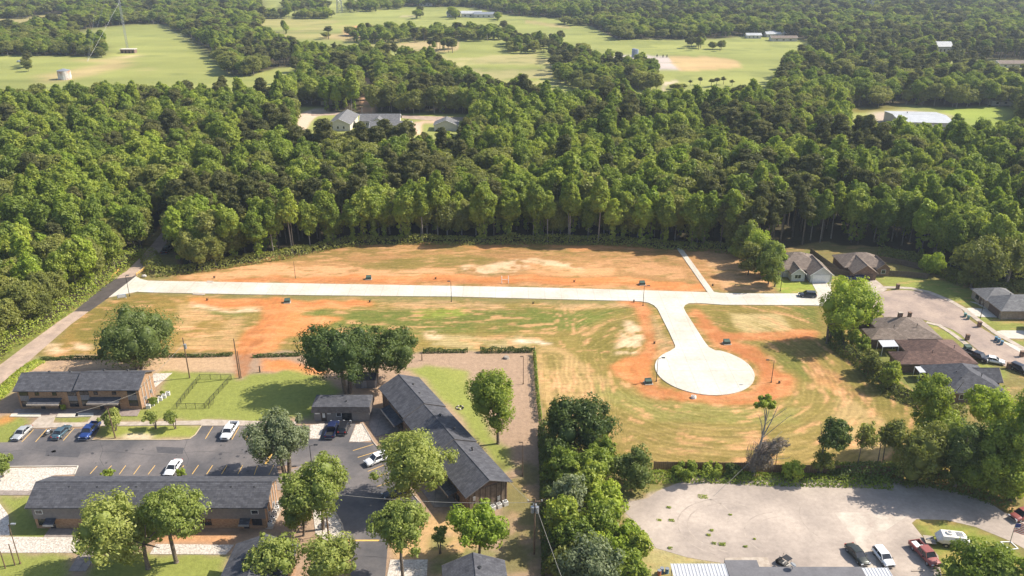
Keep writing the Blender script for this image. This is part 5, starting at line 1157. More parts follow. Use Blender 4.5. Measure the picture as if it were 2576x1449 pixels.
# mid-distance cluster
for lb, x, y_, L_, W_, ax in (('long grey gabled building, left one of the cluster inside the wood', -94, 418, 11, 24, 'y'), ('grey gabled building with a cross gable, back row of the cluster inside the wood', -79, 426, 20, 9, 'x'),
                       ('grey gabled building with a white end wall, front row of the cluster inside the wood', -71, 408, 20, 9, 'x')):
    h = root('apartment_building', lb, 'building', (x, y_, 0)); gable(h, 0, L_, 0, W_, 3.6, 2.6, .6, SHING, ax, mat('pale_wall', (.60,.55,.48), (.5,.46,.4), 1, .8))
    if ax == 'x': gable(h, 6, 13, -3, 5, 3.6, 2.0, .5, SHING, 'y', MATS['pale_wall']); 
    for k in range(3): window(h, 'F', 0, 1.2+k*(3 if ax == 'y' else 1.4), 1.0, 1.1, 1.5, WHITE)
h = house('grey gabled house at the right end of the clearing inside the wood', -40, 418); gable(h, 0, 12, 0, 9, 3, 2.5, .5, SHING, 'y', MATS['pale_wall']); window(h, 'F', 0, 4, 1, 1.5, 1.2, WHITE)
h = house('small roof half hidden at the left end of the wood clearing', -113, 488); gable(h, 0, 7, 0, 6, 3, 2, .4, SHING, 'y', MATS['pale_wall']); window(h, 'F', 0, 2, 1, 1.5, 1.2)
h = root('warehouse', 'large white metal warehouse behind the wood on the right', 'warehouse', (198, 416, 0), -.12)
gable(h, 0, 26, 0, 28, 5, 1.2, .3, mat('white_metal_roof', (.50,.50,.49), (.43,.43,.42), .4, .4, kind='corrugated'), 'x', mat('grey_metal_wall', (.45,.45,.44), (.38,.38,.38), 1, .5, kind='batten'))
for x in (2, 8, 14): box(h, 'bay_door', WHITE, x, x+3.5, -.1, 0, 0, 3.8)
vent(h, 9, 20, 5.9, .4, .6, m=STEEL)
for n, zx, zy, w, d, lb, rm, hh in ((12,90,355,18,12,'white-roofed farmhouse at the far right end of the big pasture','white_metal_roof',3.2),(12,140,400,24,10,'long brown-roofed farmhouse at the right end of the big pasture','brown_shingle',3),
        (12,1740,520,12,12,'white steep-roofed house among far trees at the right','white_metal_roof',6),(12,2340,655,22,12,'brown-roofed house by the back road at the far right','brown_shingle',3),(12,2260,1020,18,10,'brown roof under trees beside the bright lawn at the right','brown_shingle',3),
        (10,1870,165,16,10,'grey far barn left of the white ones','grey_metal',4),(10,2010,168,24,12,'long white far barn in the far pasture','white_metal_roof',4.5),(10,2135,172,24,12,'pale blue-grey far barn, rightmost of three','grey_metal',4),
        (11,2320,372,14,8,'small white shed at the pasture tree line','white_metal_roof',3),(11,2510,360,14,9,'white cottage at the end of the pasture tree line','white_metal_roof',3),(12,1110,48,120,30,'very long white far roof at the top right','white_metal_roof',7),
        (12,1500,38,60,30,'white far building at the top right, right of the very long roof','white_metal_roof',14),(12,2160,58,110,20,'thin white far roof near the top right corner','white_metal_roof',6),(10,1600,60,18,10,'pale far house near the top centre','white_metal_roof',4)):
    p = G(n, zx, zy); h = root('farm_building', lb, 'building', (p.x, p.y, 0)); gable(h, 0, w, 0, d, hh, hh*.55, .5, MATS[rm], 'x', MATS['pale_wall'])
    for k in range(3): window(h, 'F', 0, w*(.15+.27*k), hh*.3, w*.08, hh*.35)
p = G(9, 568, 765); h = root('feed_bin', 'rust-streaked white ribbed bin standing at the near edge of the left pasture', 'silo', (p.x, p.y, 0))
MB().tube((4.5,0,0),(4.5,0,6),4.3,n=18).obj('drum', mat('rusty_white_metal', (.62,.60,.57), (.40,.20,.11), .25, .6), h); MB().tube((4.5,0,6),(4.5,0,7.2),4.4,.5,18).obj('cap', STEEL, h)
p = G(9, 1165, 515); h = root('equipment_shelter', 'brown equipment hut at the foot of the tall mast in the left pasture', 'hut', (p.x, p.y, 0)); box(h, 'wall', mat('hut_wall', (.24,.16,.12), None, 1, .8), 0, 12, 0, 5, 0, 3); box(h, 'roof', mat('hut_roof', (.62,.56,.48), None, 1, .8), -.4, 12.4, -.4, 5.4, 3, 3.4)
for k in range(4): box(h, 'door', GLASS, 1+3*k, 2+3*k, -.06, 0, .1, 2.3)
for k, (zx, zy) in enumerate(((1225,550),(1252,556))):
    p = G(11, zx, zy); h = root('storage_tank', ['left','right'][k]+' one of the two grey-blue tanks on the gravel pad in the pasture', 'tank', (p.x, p.y, 0), group='tanks on the pasture pad')
    MB().tube((0,0,0),(0,0,6.5),1.6,n=16).obj('drum', mat('tank_blue', (.30,.36,.42), (.25,.30,.36), .3, .5), h); MB().tube((0,0,6.5),(0,0,6.9),1.6,.3,16).obj('cap', STEEL, h)
for k, (zx, zy) in enumerate(((1452,552),(1510,556),(1548,556),(895,540))):
    p = G(11, zx, zy); h = root('wellhead', ['first dark wellhead right of the tanks','second dark wellhead right of the tanks','third dark wellhead right of the tanks','lone dark wellhead at the left end of the gravel pad'][k], 'wellhead', (p.x, p.y, 0))
    MB().tube((0,0,0),(0,0,2.6),.35,.25).obj('stem', BLACK, h); MB().box(-.7,.7,-.25,.25,1,1.5).obj('valve', BLACK, h)
b = MB(); t = root('board_fence', 'long pale board fence along the far left field', 'fence', (0,0,0))
pa, pb = G(9, -100, 292), G(9, 285, 290)
for k in range(24):
    p = pa.lerp(pb, k/23); MB().box(p.x-.3, p.x+.3, p.y-.1, p.y+.1, 0, 4).obj('post', WHITE, t)
for z in (1, 2.2, 3.4): MB().box(pa.x, pb.x, pa.y-.3, pa.y-.12, z, z+.6).obj('rail', mat('pale_blue_board', (.45,.50,.58), None, 1, .6), t)

# ---------------------------------------------------------------- lattice mast and pylons
def lattice(name, label, x, y_, h, w0, w1, m, seg=8, arms=()):
    t = root(name, label, 'tower', (x, y_, 0)); b = MB(); c = MB(); k = [(-1,-1),(1,-1),(1,1),(-1,1)]
    P = lambda i, z: Vector((k[i % 4][0], k[i % 4][1], 0))*((w0+(w1-w0)*z/h)/2)+Vector((0,0,z))
    r = max(w0*.03, .05)
    for i in range(4): b.tube(P(i, 0), P(i, h), r*1.3, n=4)
    for s in range(seg):
        z0, z1 = h*s/seg, h*(s+1)/seg
        for i in range(4): c.tube(P(i, z0), P(i+1, z1), r*.7, n=3, cap=False); c.tube(P(i+1, z0), P(i, z1), r*.7, n=3, cap=False); c.tube(P(i, z1), P(i+1, z1), r*.7, n=3, cap=False)
    b.obj('leg', m, t); c.obj('bracing', m, t)
    for z, L_ in arms:
        a = MB(); a.tube((-L_, 0, z), (0, 0, z+1), r, n=4).tube((L_, 0, z), (0, 0, z+1), r, n=4).tube((-L_, 0, z), (L_, 0, z), r, n=4); a.obj('crossarm', m, t)
    return t
p = G(9, 1238, 500); t = lattice('guyed_mast', 'very tall thin lattice mast rising from the hut in the left pasture', p.x, p.y, 96, 1.3, 1.3, STEEL, 40)
b = MB()
for a in (.4, 2.5, 4.6):
    for z in (40, 65, 92): b.tube((0, 0, z), (60*math.cos(a), 60*math.sin(a), 0), .04, n=3)
b.obj('guy_wire', STEEL, t)
p = G(12, 1068, 140); lattice('power_pylon', 'grey lattice pylon above the far wood at the top right', p.x, p.y, 58, 9, 2, STEEL, 9, ((38,9),(46,8),(54,7)))
p = G(10, 836, 125); lattice('power_pylon', 'grey lattice pylon in the far pasture at the top', p.x, p.y, 38, 7, 2, STEEL, 7, ((26,8),(33,7)))

# ---------------------------------------------------------------- air
hz = MB().box(-2600, 2600, -400, 3200, -1.2, 99.5); o = hz.obj('haze', WHITE); o['kind'] = 'stuff'; o['label'] = 'thin summer haze over the whole landscape'
hm = bpy.data.materials.new('haze_air'); hm.use_nodes = True; N, L = nodes_of(hm); N.clear(); ho = N.new('ShaderNodeOutputMaterial'); pv_ = N.new('ShaderNodeVolumePrincipled')
pv_.inputs['Color'].default_value = (.78, .88, 1, 1); pv_.inputs['Density'].default_value = .00011; pv_.inputs['Anisotropy'].default_value = .2
L.new(pv_.outputs[0], ho.inputs['Volume']); o.data.materials.clear(); o.data.materials.append(hm)

# ---------------------------------------------------------------- fences
def board_fence(pts, h, label, m, panel=2.4):
    t = root('board_fence', label, 'fence', (*pts[0][:2], 0)); o0 = Vector((*pts[0][:2], 0)); me1 = None; mp = MB().box(-.07, .07, -.07, .07, 0, h+.08).mesh('post', m)
    for a, c in zip(pts[:-1], pts[1:]):
        a = Vector((*a[:2], 0)); c = Vector((*c[:2], 0)); L_ = (c-a).length; k = max(1, round(L_/panel)); pl = L_/k; d = (c-a)/L_; rz = math.atan2(d.y, d.x)
        bm_ = MB(); nb_ = 12
        for j in range(nb_): bm_.box(.08+(pl-.16)*j/nb_, .08+(pl-.16)*(j+.92)/nb_, -.02-.012*(j % 2), .02, .04, h-.02*(j % 3))
        bm_.box(.07, pl-.07, .021, .06, .4, .5).box(.07, pl-.07, .021, .06, h-.4, h-.3)
        me1 = bm_.mesh('fence_panel', m)
        for j in range(k):
            o = bpy.data.objects.new('fence_panel', me1); COL.objects.link(o); o.parent = t; o.location = a+d*pl*j-o0; o.rotation_euler = (0, 0, rz)
            o = bpy.data.objects.new('post', mp); COL.objects.link(o); o.parent = t; o.location = a+d*pl*j-o0; o.rotation_euler = (0, 0, rz)
    o = bpy.data.objects.new('post', mp); COL.objects.link(o); o.parent = t; o.location = c-o0
    return t
board_fence([G(3,985,765), G(3,1560,772), G(4,20,785), G(4,450,790), G(4,880,800), G(4,1150,820)], 1.8, 'tan board fence between the mown field and the gravel yard', FENCEW)
board_fence([G(8,680,160), G(8,890,312)], 1.8, 'weathered board fence between the two brown-roofed houses', FENCEG)
board_fence([G(8,800,305), G(8,1000,345)], 1.8, 'short weathered board fence joining the brown brick house on its left', FENCEG)
board_fence([G(8,1180,215), G(8,1400,250), G(8,1600,300)], 1.8, 'weathered back fence at the foot of the wood behind the brown brick house', FENCEG)
board_fence([G(8,1285,335), G(8,1450,345), G(8,1610,362)], 1.8, 'weathered board fence running right from the brown brick house over the lawn', FENCEG)
board_fence([G(8,980,755), G(8,1150,755)], 1.8, 'dark board fence beside the hip-roofed house with a chimney', FENCEG)
board_fence([G(8,900,870), G(8,1010,960), G(8,1180,1090), G(8,1380,1260), G(8,1560,1340), G(8,1760,1370)], 1.8, 'weathered board fence behind the backyards facing the mown field', FENCEG)
def mesh_fence(pts, h, label, closed=True, sp=2.2):
    t = root('chain_link_fence', label, 'fence', (0, 0, 0)); n = len(pts); w = MB(); ra = MB()
    for i_ in range(n if closed else n-1):
        a, c = pts[i_], pts[(i_+1) % n]; L_ = (c-a).length; k = max(1, round(L_/sp))
        for j in range(k): p = a.lerp(c, j/k); MB().tube(p, p+Vector((0,0,h+.05)), .05, n=6).obj('post', BLACK, t)
        ra = MB(); ra.tube(a+Vector((0,0,h)), c+Vector((0,0,h)), .035, n=5); ra.obj('rail', BLACK, t)
        kk = int(L_/.28)
        for j in range(kk):
            p = a.lerp(c, j/kk); q = a.lerp(c, min(1, (j+3)/kk)); w.tube(p+Vector((0,0,.05)), q+Vector((0,0,h)), .010, n=3, cap=False); w.tube(q+Vector((0,0,.05)), p+Vector((0,0,h)), .010, n=3, cap=False)
    tag(w.obj('wire_mesh', BLACK, t), kind='stuff'); return t
mesh_fence(GL(1, [(1135,375),(1315,375),(1485,188),(1283,188)]), 1.25, 'rectangular dark chain-link dog run on the lawn')
mesh_fence(GL(1, [(1340,375),(1375,340)]), 1.25, 'dark chain-link gate standing at the corner of the dog run', False)

# ---------------------------------------------------------------- poles, lamps, cables
LAMPH = mat('lamp_lens', (.75,.75,.72), None, 2, .3)
def lamp(n, bx_, by_, h, side, label, arm=1.6, m=BLACK, flood=False):
    p = G(n, bx_, by_); t = root('street_lamp', label, 'street lamp', (p.x, p.y, 0), 0 if side > 0 else math.pi, 'street lamps')
    MB().tube((0,0,0),(0,0,.25),.16).obj('base', m, t); MB().tube((0,0,.2),(0,0,h),.085,.06,7).obj('pole', m, t)
    MB().tube((0,0,h-.15),(arm,0,h+.15),.04,n=5).obj('arm', m, t)
    o = MB().box(arm-.1, arm+.65, -.16, .16, h+.1, h+.24).obj('lamp_head', STEEL if flood else m, t); MB().box(arm, arm+.55, -.12, .12, h+.04, h+.098).obj('lens', LAMPH, o); return t
def hgt(n, bx_, by_, tx, ty):
    p = G(n, bx_, by_); lo, hi = 1, 40
    for _ in range(30):
        m_ = (lo+hi)/2
        if proj(p.x, p.y, m_)[1] > D(n, tx, ty)[1]: lo = m_
        else: hi = m_
    return lo
for n, b0, t0_, side, arm, lb in ((5,(1025,498),(1000,335),1,.3,'lamp post at the left end of the concrete road by the small sign'),(6,(1592,540),(1590,382),-1,.3,'lamp post at the middle of the concrete road, lower side'),
    (7,(1130,572),(1140,418),1,.9,'lamp post at the corner where the concrete road branches'),(7,(1235,1170),(1253,988),1,.9,'lamp post at the left rim of the new concrete circle'),
    (7,(2143,1178),(2170,1005),-1,1.2,'lamp post in the orange soil right of the new concrete circle'),(8,(445,455),(465,308),1,.3,'lamp post beside the white garage house lawn'),
    (8,(2025,670),(2055,550),-1,.3,'lamp post by the driveway of the stone house'),(2,(395,728),(384,612),1,.9,'parking lot lamp right of the silvery tree'),
    (2,(1752,218),(1757,45),-1,.1,'tall lamp pole at the corner of the vine fence'),(2,(1748,808),(1757,596),-1,.1,'lamp pole by the dirt strip near the end of the diagonal block'),
    (3,(1765,748),(1803,602),-1,.1,'lamp pole beside the dead vine-covered tree')):
    lamp(n, *b0, hgt(n, *b0, *t0_), side, lb, arm, m=(WOODP if n in (2, 3) and b0[0] > 1000 else BLACK))
t = lamp(1, 130, 1370, hgt(1,130,1370,105,1120), 1, 'floodlight pole on the lawn at the lower left corner', .5, WOODP, True)
def upole(n, b0, t0_, label, r=.16, cross=False, tr=0, lean=(0,0), name='utility_pole', m=WOODP, cat='utility pole'):
    p = G(n, *b0); h = hgt(n, *b0, *t0_); t = root(name, label, cat, (p.x, p.y, 0)); MB().tube((0,0,0),(lean[0],lean[1],h),r,r*.7,8).obj('pole', m, t)
    if cross:
        MB().box(-1.2,1.2,-.06,.06,h-.7,h-.55).obj('crossarm', m, t)
        for x in (-1.1, 0, 1.1): MB().tube((x,0,h-.55),(x,0,h-.3),.06,n=6).obj('insulator', LAMPH, t)
    for k in range(tr):
        a = 2.1*k-.6; MB().tube((.42*math.cos(a),.42*math.sin(a),h-2.6),(.42*math.cos(a),.42*math.sin(a),h-1.5),.30,n=12).obj('transformer', STEEL, t)
    return t, h
up = {}
up['a'] = upole(5,(1500,1143),(1445,825),'utility pole with a transformer behind the right end of the left apartments',tr=1)
up['b'] = upole(5,(1893,1145),(1857,832),'tall bare pole where the orange track meets the lawn')
upole(5,(1906,1143),(1882,930),'shorter pole close beside the tall bare pole at the orange track', r=.13)
upole(6,(360,358),(346,222),'thin dark pole left of the road on the upper orange lot', r=.07, m=BLACK)
upole(5,(2055,1098),(2052,1048),'short dark post at the edge of the orange dirt by the lawn', r=.16, m=BLACK, name='post', cat='post')
upole(2,(1103,66),(1100,22),'short post behind the far end of the diagonal roof', r=.13, name='post', cat='post')
upole(1,(740,565),(722,372),'leaning wood pole on the grass island', r=.14, lean=(-.25,0))
upole(1,(97,1380),(75,1245),'short wood pole beside the floodlight pole, lower left', r=.11)
upole(1,(35,1400),(22,1290),'low wood post at the lower left corner', r=.1, name='post', cat='post')
up['c'] = upole(2,(508,1225),(490,890),'tall pole with a large white transformer beside the lower driveway',r=.17,tr=1,cross=True)
up['d'] = upole(2,(1822,1310),(1818,950),'tall pole with transformers in the shade of the wooded fence line',tr=3,cross=True)
upole(2,(460,1190),(492,1020),'guy brace pole leaning on the tall driveway pole', r=.07, lean=(1.2,0), name='post', cat='post')
upole(10,(1055,1160),(1040,1040),'lamp pole in the clearing inside the wood', r=.12, m=STEEL)
def cable(a, b_, sag, label, r=.03):
    a = Vector(a); b_ = Vector(b_); m = MB(); n = 14; pr = a
    for k in range(1, n+1):
        t = k/n; q = a.lerp(b_, t)-Vector((0,0,4*sag*t*(1-t))); m.tube(pr, q, r, n=4, cap=False); pr = q
    tag(m.obj('overhead_cable', mat('cable', (.30,.28,.24), None, 1, .6)), label, 'cable')
def top(k, dz=0): t, h = up[k]; return (t.location.x, t.location.y, h+dz)
cable(top('a', -1.5), (-78.6, 149.2, 5.2), .3, 'service cable from the transformer pole down to the left apartments')
cable((-78.6, 149.2, 4.6), (G(1,700,365).x, G(1,740,565).y, 6), .3, 'cable from the leaning wood pole to the left apartments')
cable(top('c', -.8), top('d', -.8), .8, 'long cable between the two transformer poles')
cable(top('d', -1.2), (-.9, 119.5, 4.6), .4, 'service cable to the end wall of the diagonal block')
cable(top('c', -1.2), (-41.6, 118, 4.8), .4, 'service cable from the driveway pole to the long brick block')
cable(top('d', -.9), (11.5, 70, 10), .8, 'cable leaving the shaded pole toward the bottom edge')
p = G(3, 1750, 690); cable((p.x+1, p.y, 6), (*G(3, 1370, 940)[:2], .2), .1, 'guy wire running from the dead tree to the gravel yard')

# ---------------------------------------------------------------- small site objects
GBOX = mat('green_box', (.06,.10,.075), (.05,.08,.06), 2, .6)
def pedestal(n, x, y_, label, w=1.5, d=1.3, h=1.0, m=GBOX):
    p = G(n, x, y_); t = root('transformer_box', label, 'transformer box', (p.x, p.y, 0), .1); MB().box(-w/2-.2,w/2+.2,-d/2-.2,d/2+.2,0,.14).obj('pad', CONCO, t)
    b = MB(); b.add([(-w/2,-d/2,.14),(w/2,-d/2,.14),(w/2,d/2,.14),(-w/2,d/2,.14),(-w/2,-d/2+.1,h*.8),(w/2,-d/2+.1,h*.8),(w/2,d/2,h),(-w/2,d/2,h)],[(3,2,1,0),(0,1,5,4),(1,2,6,5),(2,3,7,6),(3,0,4,7),(4,5,6,7)]); b.obj('cabinet', m, t); MB().box(-w/2-.05,w/2+.05,d/2-.1-d*.0,d/2+.04,h,h+.04).obj('lid', m, t)
for a in ((7,1172,1185,'green transformer box left of the new concrete circle'),(7,1792,872,'green transformer box in the orange soil above the new circle'),(7,1124,405,'green transformer box above the road near the branch'),
          (6,938,362,'green transformer box above the road, left part of the upper orange lot'),(6,295,546,'green transformer box below the road at the top of the orange track'),(8,1925,915,'green transformer box on the lawn left of the parked black vehicle')): pedestal(*a)
for a in ((5,1637,530,'tiny dark utility stub below the left part of the road'),(5,1693,352,'tiny utility stub above the left end of the road'),(6,1465,362,'tiny utility stub above the middle of the road'),(7,585,385,'tiny utility stub right of the white pipe frame'),
          (6,2237,557,'tiny utility stub below the middle of the road'),(7,1218,872,'tiny utility stub in the orange strip left of the circle stem'),(7,2205,1185,'tiny utility stub right of the lamp at the circle'),(7,1680,415,'tiny utility stub at the foot of the sloping path'),(6,946,545,'tiny utility stub at the right end of the lower orange band')):
    p = G(*a[:3]); t = root('utility_stub', a[3], 'utility stub', (p.x, p.y, 0)); MB().box(-.16,.16,-.14,.14,0,.6).obj('housing', BLACK, t); MB().tube((.35,0,0),(.35,0,.9),.04,n=5).obj('marker', BLACK, t)
p = G(7, 1058, 545); t = root('fire_hydrant', 'small dark hydrant at the lower kerb left of the branch', 'hydrant', (p.x, p.y, 0)); MB().tube((0,0,0),(0,0,.7),.15,.13,8).obj('barrel', BLACK, t); MB().ball((0,0,.75),.16,8,4).obj('bonnet', BLACK, t); MB().tube((-.25,0,.5),(.25,0,.5),.07,n=6).obj('outlet', BLACK, t)
p = G(7, 1530, 1300); t = root('manhole', 'white concrete riser in the orange soil below the circle', 'manhole', (p.x, p.y, 0)); MB().tube((0,0,0),(0,0,.5),.6,.55,12).obj('riser', WHITE, t); MB().tube((0,0,.5),(0,0,.62),.4,.38,12).obj('lid', CONCO, t)
t = root('pipe_frame', 'white pipe frame standing above the middle of the road', 'pipe frame', tuple(G(6,1990,395))); L_ = (G(6,2042,395)-G(6,1990,395)).length
for x in (0, L_): MB().tube((x,0,0),(x,0,2.3),.09,n=6).obj('upright', WHITE, t)
MB().tube((0,0,1.2),(L_,0,1.2),.05,n=5).obj('crossbar', WHITE, t)
p = G(5, 965, 517); t = root('entrance_sign', 'small white and blue sign board at the left end of the concrete road', 'sign', (p.x, p.y, 0), .35)
MB().box(-1.1,1.1,-.05,.05,.35,1.3).obj('board', mat('sign_blue', (.08,.22,.42), None, 2, .5), t); MB().box(-1.0,1.0,-.07,-.05,.42,1.22).obj('face', WHITE, t)
for x in (-1.05, 1.05): MB().tube((x,.02,0),(x,.02,1.3),.05,n=5).obj('post', WHITE, t)
def rail(a, c, label):
    t = root('guard_rail', label, 'guard rail', tuple(a)); d = c-a; L_ = d.length; t.rotation_euler = (0, 0, math.atan2(d.y, d.x)); k = 4
    for j in range(k+1): MB().tube((L_*j/k,0,0),(L_*j/k,0,1.05),.09,n=6).obj('post', YEL, t)
    for z in (.55, .95): MB().tube((0,0,z),(L_,0,z),.09,n=6).obj('rail', YEL, t)
rail(G(5,885,352), G(5,945,305), 'yellow pipe barrier on the left side of the lane bridge'); rail(G(5,1080,340), G(5,1175,272), 'yellow pipe barrier on the right side of the lane bridge')
p = G(5,1140,345); t = root('boulder', 'pale boulder beside the right yellow barrier', 'boulder', (p.x, p.y, 0)); MB().ball((0,0,.3),.7,8,5,(1.2,.8,.7)).obj('stone', ROCK, t)
p = G(2, 1345, 372); t = root('fire_ring', 'ring of stones on the lawn right of the diagonal roof', 'fire ring', (p.x, p.y, 0))
for k in range(9): MB().ball((.7*math.cos(k*.7),.7*math.sin(k*.7),.12),.22,6,4).obj('stone', ROCK if k % 2 else BLACK, t)
p = G(6, 2025, 988); t = root('stump', 'old tree stump with scrap in the fenced dirt strip', 'stump', (p.x, p.y, 0)); MB().tube((0,0,0),(0,0,.5),.8,.6,9).obj('stub', BARKL, t); MB().tube((-1,-.4,.1),(-.3,0,.4),.15,n=6).obj('branch', BARK, t)
def mailbox(zx, zy, label, i_=[None]):
    p = G(8, zx, zy)
    if i_[0] is None:
        t = root('brick_mailbox', label, 'mailbox', (p.x, p.y, 0), 0, 'brick mailboxes along the old street'); MB().box(-.4,.4,-.35,.35,0,1.4).obj('pillar', BRICKD, t); MB().box(-.46,.46,-.41,.41,1.4,1.52).obj('cap', BRICKD, t); MB().box(-.16,.16,-.42,-.35,.9,1.15).obj('box', BLACK, t); i_[0] = t
    else: copy_tree(i_[0], (p.x, p.y, 0), 0, label)
for a in ((1370,440,'brick mailbox on the far rim of the old cul-de-sac'),(1463,664,'brick mailbox in front of the chimney house'),(2015,740,'brick mailbox across the street near the stone house'),(1920,842,'brick mailbox at the lawn of the red-brown house'),(2247,1068,'brick mailbox at the lawn of the dark grey house'),(2350,975,'brick mailbox at the right edge across the street')): mailbox(*a)
BIN = {'blue': mat('blue_bin', (.10,.20,.28), None, 2, .5), 'green': mat('teal_bin', (.12,.24,.22), None, 2, .5)}
def wbin(n, x, y_, c, label):
    p = G(n, x, y_); t = root('wheeled_bin', label, 'trash bin', (p.x, p.y, 0), -.5); b = MB(); b.add([(-.27,-.3,.05),(.27,-.3,.05),(.27,.3,.05),(-.27,.3,.05),(-.33,-.38,1.0),(.33,-.38,1.0),(.33,.38,1.0),(-.33,.38,1.0)],[(3,2,1,0),(0,1,5,4),(1,2,6,5),(2,3,7,6),(3,0,4,7)]); b.obj('tub', BIN[c], t)
    MB().box(-.35,.35,-.4,.4,1.0,1.08).obj('lid', BIN[c], t)
    for x_ in (-.3, .3): MB().tube((x_-.03,.28,.13),(x_+.03,.28,.13),.13,n=8).obj('wheel', RUB, t)
for a in ((8,1146,500,'blue','left trash bin of the pair behind the lone bright tree'),(8,1178,502,'blue','right trash bin of the pair behind the lone bright tree'),(8,1928,680,'green','teal trash bin at the kerb of the stone house driveway'),
          (8,1903,660,'green','trash bin partly on the grass beside the teal one'),(8,2146,848,'blue','first of three blue trash bins across the street'),(8,2168,862,'blue','second of three blue trash bins across the street'),(8,2192,880,'blue','third of three blue trash bins across the street')): wbin(*a)
for n, x, y_, c, lb in ((3,1037,1425,mat('barrel_blue',(.06,.22,.40),None,2,.4),'blue barrel left of the corrugated canopy'),(3,1070,1428,MATS['barrel_blue'],'blue barrel touching the corrugated canopy'),(3,1020,1440,mat('barrel_orange',(.6,.14,.05),None,2,.5),'orange-red can in front of the blue barrels')):
    p = G(n, x, y_); t = root('barrel', lb, 'barrel', (p.x, p.y, 0)); MB().tube((0,0,0),(0,0,.9),.3,n=12).obj('drum', c, t)
    for z in (.3,.6,.9): MB().tube((0,0,z-.02),(0,0,z+.02),.32,n=12).obj('hoop', STEEL, t)
# flag pole with its flag
p = G(4, 1545, 1285); h = hgt(4,1545,1285,1610,1100); t = root('flagpole', 'flagpole with a hanging red and white striped flag at the lower right', 'flagpole', (p.x, p.y, 0))
MB().tube((0,0,0),(0,0,h),.07,.04,7).obj('pole', STEEL, t); MB().ball((0,0,h+.08),.1,8,4).obj('finial', STEEL, t)
fb = MB(); 
for k in range(7):
    pass
fl = MB().box(0,0,0,0,0,0); fl = MB()
cols = [mat('flag_red', (.55,.05,.06), None, 2, .8), WHITE]
fo = MB().box(.05,.9,-.02,.02,h-1.2,h-.45).obj('flag', mat('flag_blue', (.05,.07,.25), None, 2, .8), t)
for k in range(13):
    z1 = h-.1-k*.16; a = 2.3*(1-.0*k); b = MB(); x0_ = .92 if k < 7 else .05; n = 5; pr = None
    v = []
    for j in range(n+1):
        x = x0_+(a-x0_)*j/n; y_ = .18*math.sin(x*3.1); dz = -.22*x; v += [(x, y_, z1+dz), (x, y_, z1-.155+dz)]
    b.add(v, [(2*j, 2*j+1, 2*j+3, 2*j+2) for j in range(n)]); b.obj('stripe', cols[k % 2], fo)
b = MB(); c4 = [G(4,1500,1232), G(4,1565,1232), G(4,1612,1275), G(4,1555,1282)]
t = root('timber_edging', 'white timber frame on the grass round the flagpole', 'edging', (0,0,0))
for a, c in zip(c4, c4[1:]+c4[:1]): strip([a, c], .15, 0, .12).obj('timber', WHITE, t)
for x0_, x1_ in ((930,1000),(1050,1100)):
    t = root('parking_stop', 'pale wheel stop in front of the red pickup, '+('left one' if x0_ < 1000 else 'right one'), 'wheel stop', (0,0,0)); strip([G(4,x0_,1420), G(4,x1_,1418)], .18, 0, .15).obj('block', CONCO, t)

p = G(1, 1130, 1360); t = root('bare_branches', 'pale bare twigs poking out above the right tree before the long brick block', 'branches', (p.x, p.y, 0)); b = MB()
for k in range(26):
    a = Vector((rnd.uniform(-2.4, 2.6), rnd.uniform(-1.8, .5), rnd.uniform(7.2, 9.0))); e = a+Vector((rnd.uniform(-1.6, 1.8), rnd.uniform(-1.4, .6), rnd.uniform(.5, 1.9)))
    b.tube(Vector((0, 0, 5.5)), a, .06, .05, 4, False); b.tube(a, e, .05, .02, 4, False)
    for j in range(3): q = a.lerp(e, .3+.25*j); b.tube(q, q+Vector((rnd.uniform(-.6,.6), rnd.uniform(-.6,.6), rnd.uniform(0,.5))), .025, .01, 3, False)
b.obj('twigs', mat('bleached_twig', (.50,.46,.40), None, 3, .9), t)

# dead tree wrapped in dry vines
p = G(3, 1620, 800); t = root('dead_tree', 'dying tree smothered in dry grey vines with a leafy top at the board fence', 'dead tree', (p.x, p.y, 0)); b = MB()
hD = hgt(3,1620,800,1660,360)
pts = [Vector((0,0,0)), Vector((.2,0,2.5)), Vector((.55,.1,5.5)), Vector((.8,.1,8.0)), Vector((1.0,.1,max(8.6, hD*.74)))]
for k in range(4): b.tube(pts[k], pts[k+1], .42-.07*k, .36-.07*k, 8, False)
for a, e, r in ((3,(2.9,.3,hD*.98),.13),(3,(-.5,-.1,hD*.88),.10),(4,(.3,0,hD*1.05),.13),(4,(-.4,.1,hD*1.08),.09),(4,(1.2,.1,hD*1.06),.08),(3,(5.6,.4,hD*.86),.07),(2,(4.6,-.2,6.6),.10),(1,(6.2,-.6,4.2),.08),(4,(4.6,.3,hD*.96),.06),(2,(-.8,0,7.6),.06)):
    mid_ = pts[a].lerp(Vector(e), .5)+Vector((.25,0,.35)); b.tube(pts[a], mid_, r, r*.75, 6, False); b.tube(mid_, e, r*.75, r*.3, 6, False)
    for j in range(3):
        q = mid_.lerp(Vector(e), .3+.3*j); b.tube(q, q+Vector((rnd.uniform(-.9,.9), rnd.uniform(-.4,.4), rnd.uniform(.1,.9))), r*.35, r*.1, 4, False)
b.obj('trunk', BARKL, t, True)
rg = np.random.default_rng(5)
v, f, tt, C, RR_ = crown_np(rg, 2.5, 1.9, .0, 9.0, 16, 5200, .20, lobe=.46); v[:, 0] += v[:, 2]*.30+(v[:, 2] > 5)*(v[:, 2]-5)*.9
me_ = np_mesh('vines', v, f); a_ = me_.attributes.new('tint', 'FLOAT', 'POINT'); a_.data.foreach_set('value', tt.astype(np.float32)); me_.materials.append(LEAF['dry']); o = bpy.data.objects.new('vines', me_); COL.objects.link(o); o.parent = t
v, f, tt, C, RR_ = crown_np(rg, 2.3, 1.7, hD-.6, hD+2.2, 7, 2200, .26, lobe=.40); me_ = np_mesh('crown', v, f); a_ = me_.attributes.new('tint', 'FLOAT', 'POINT')
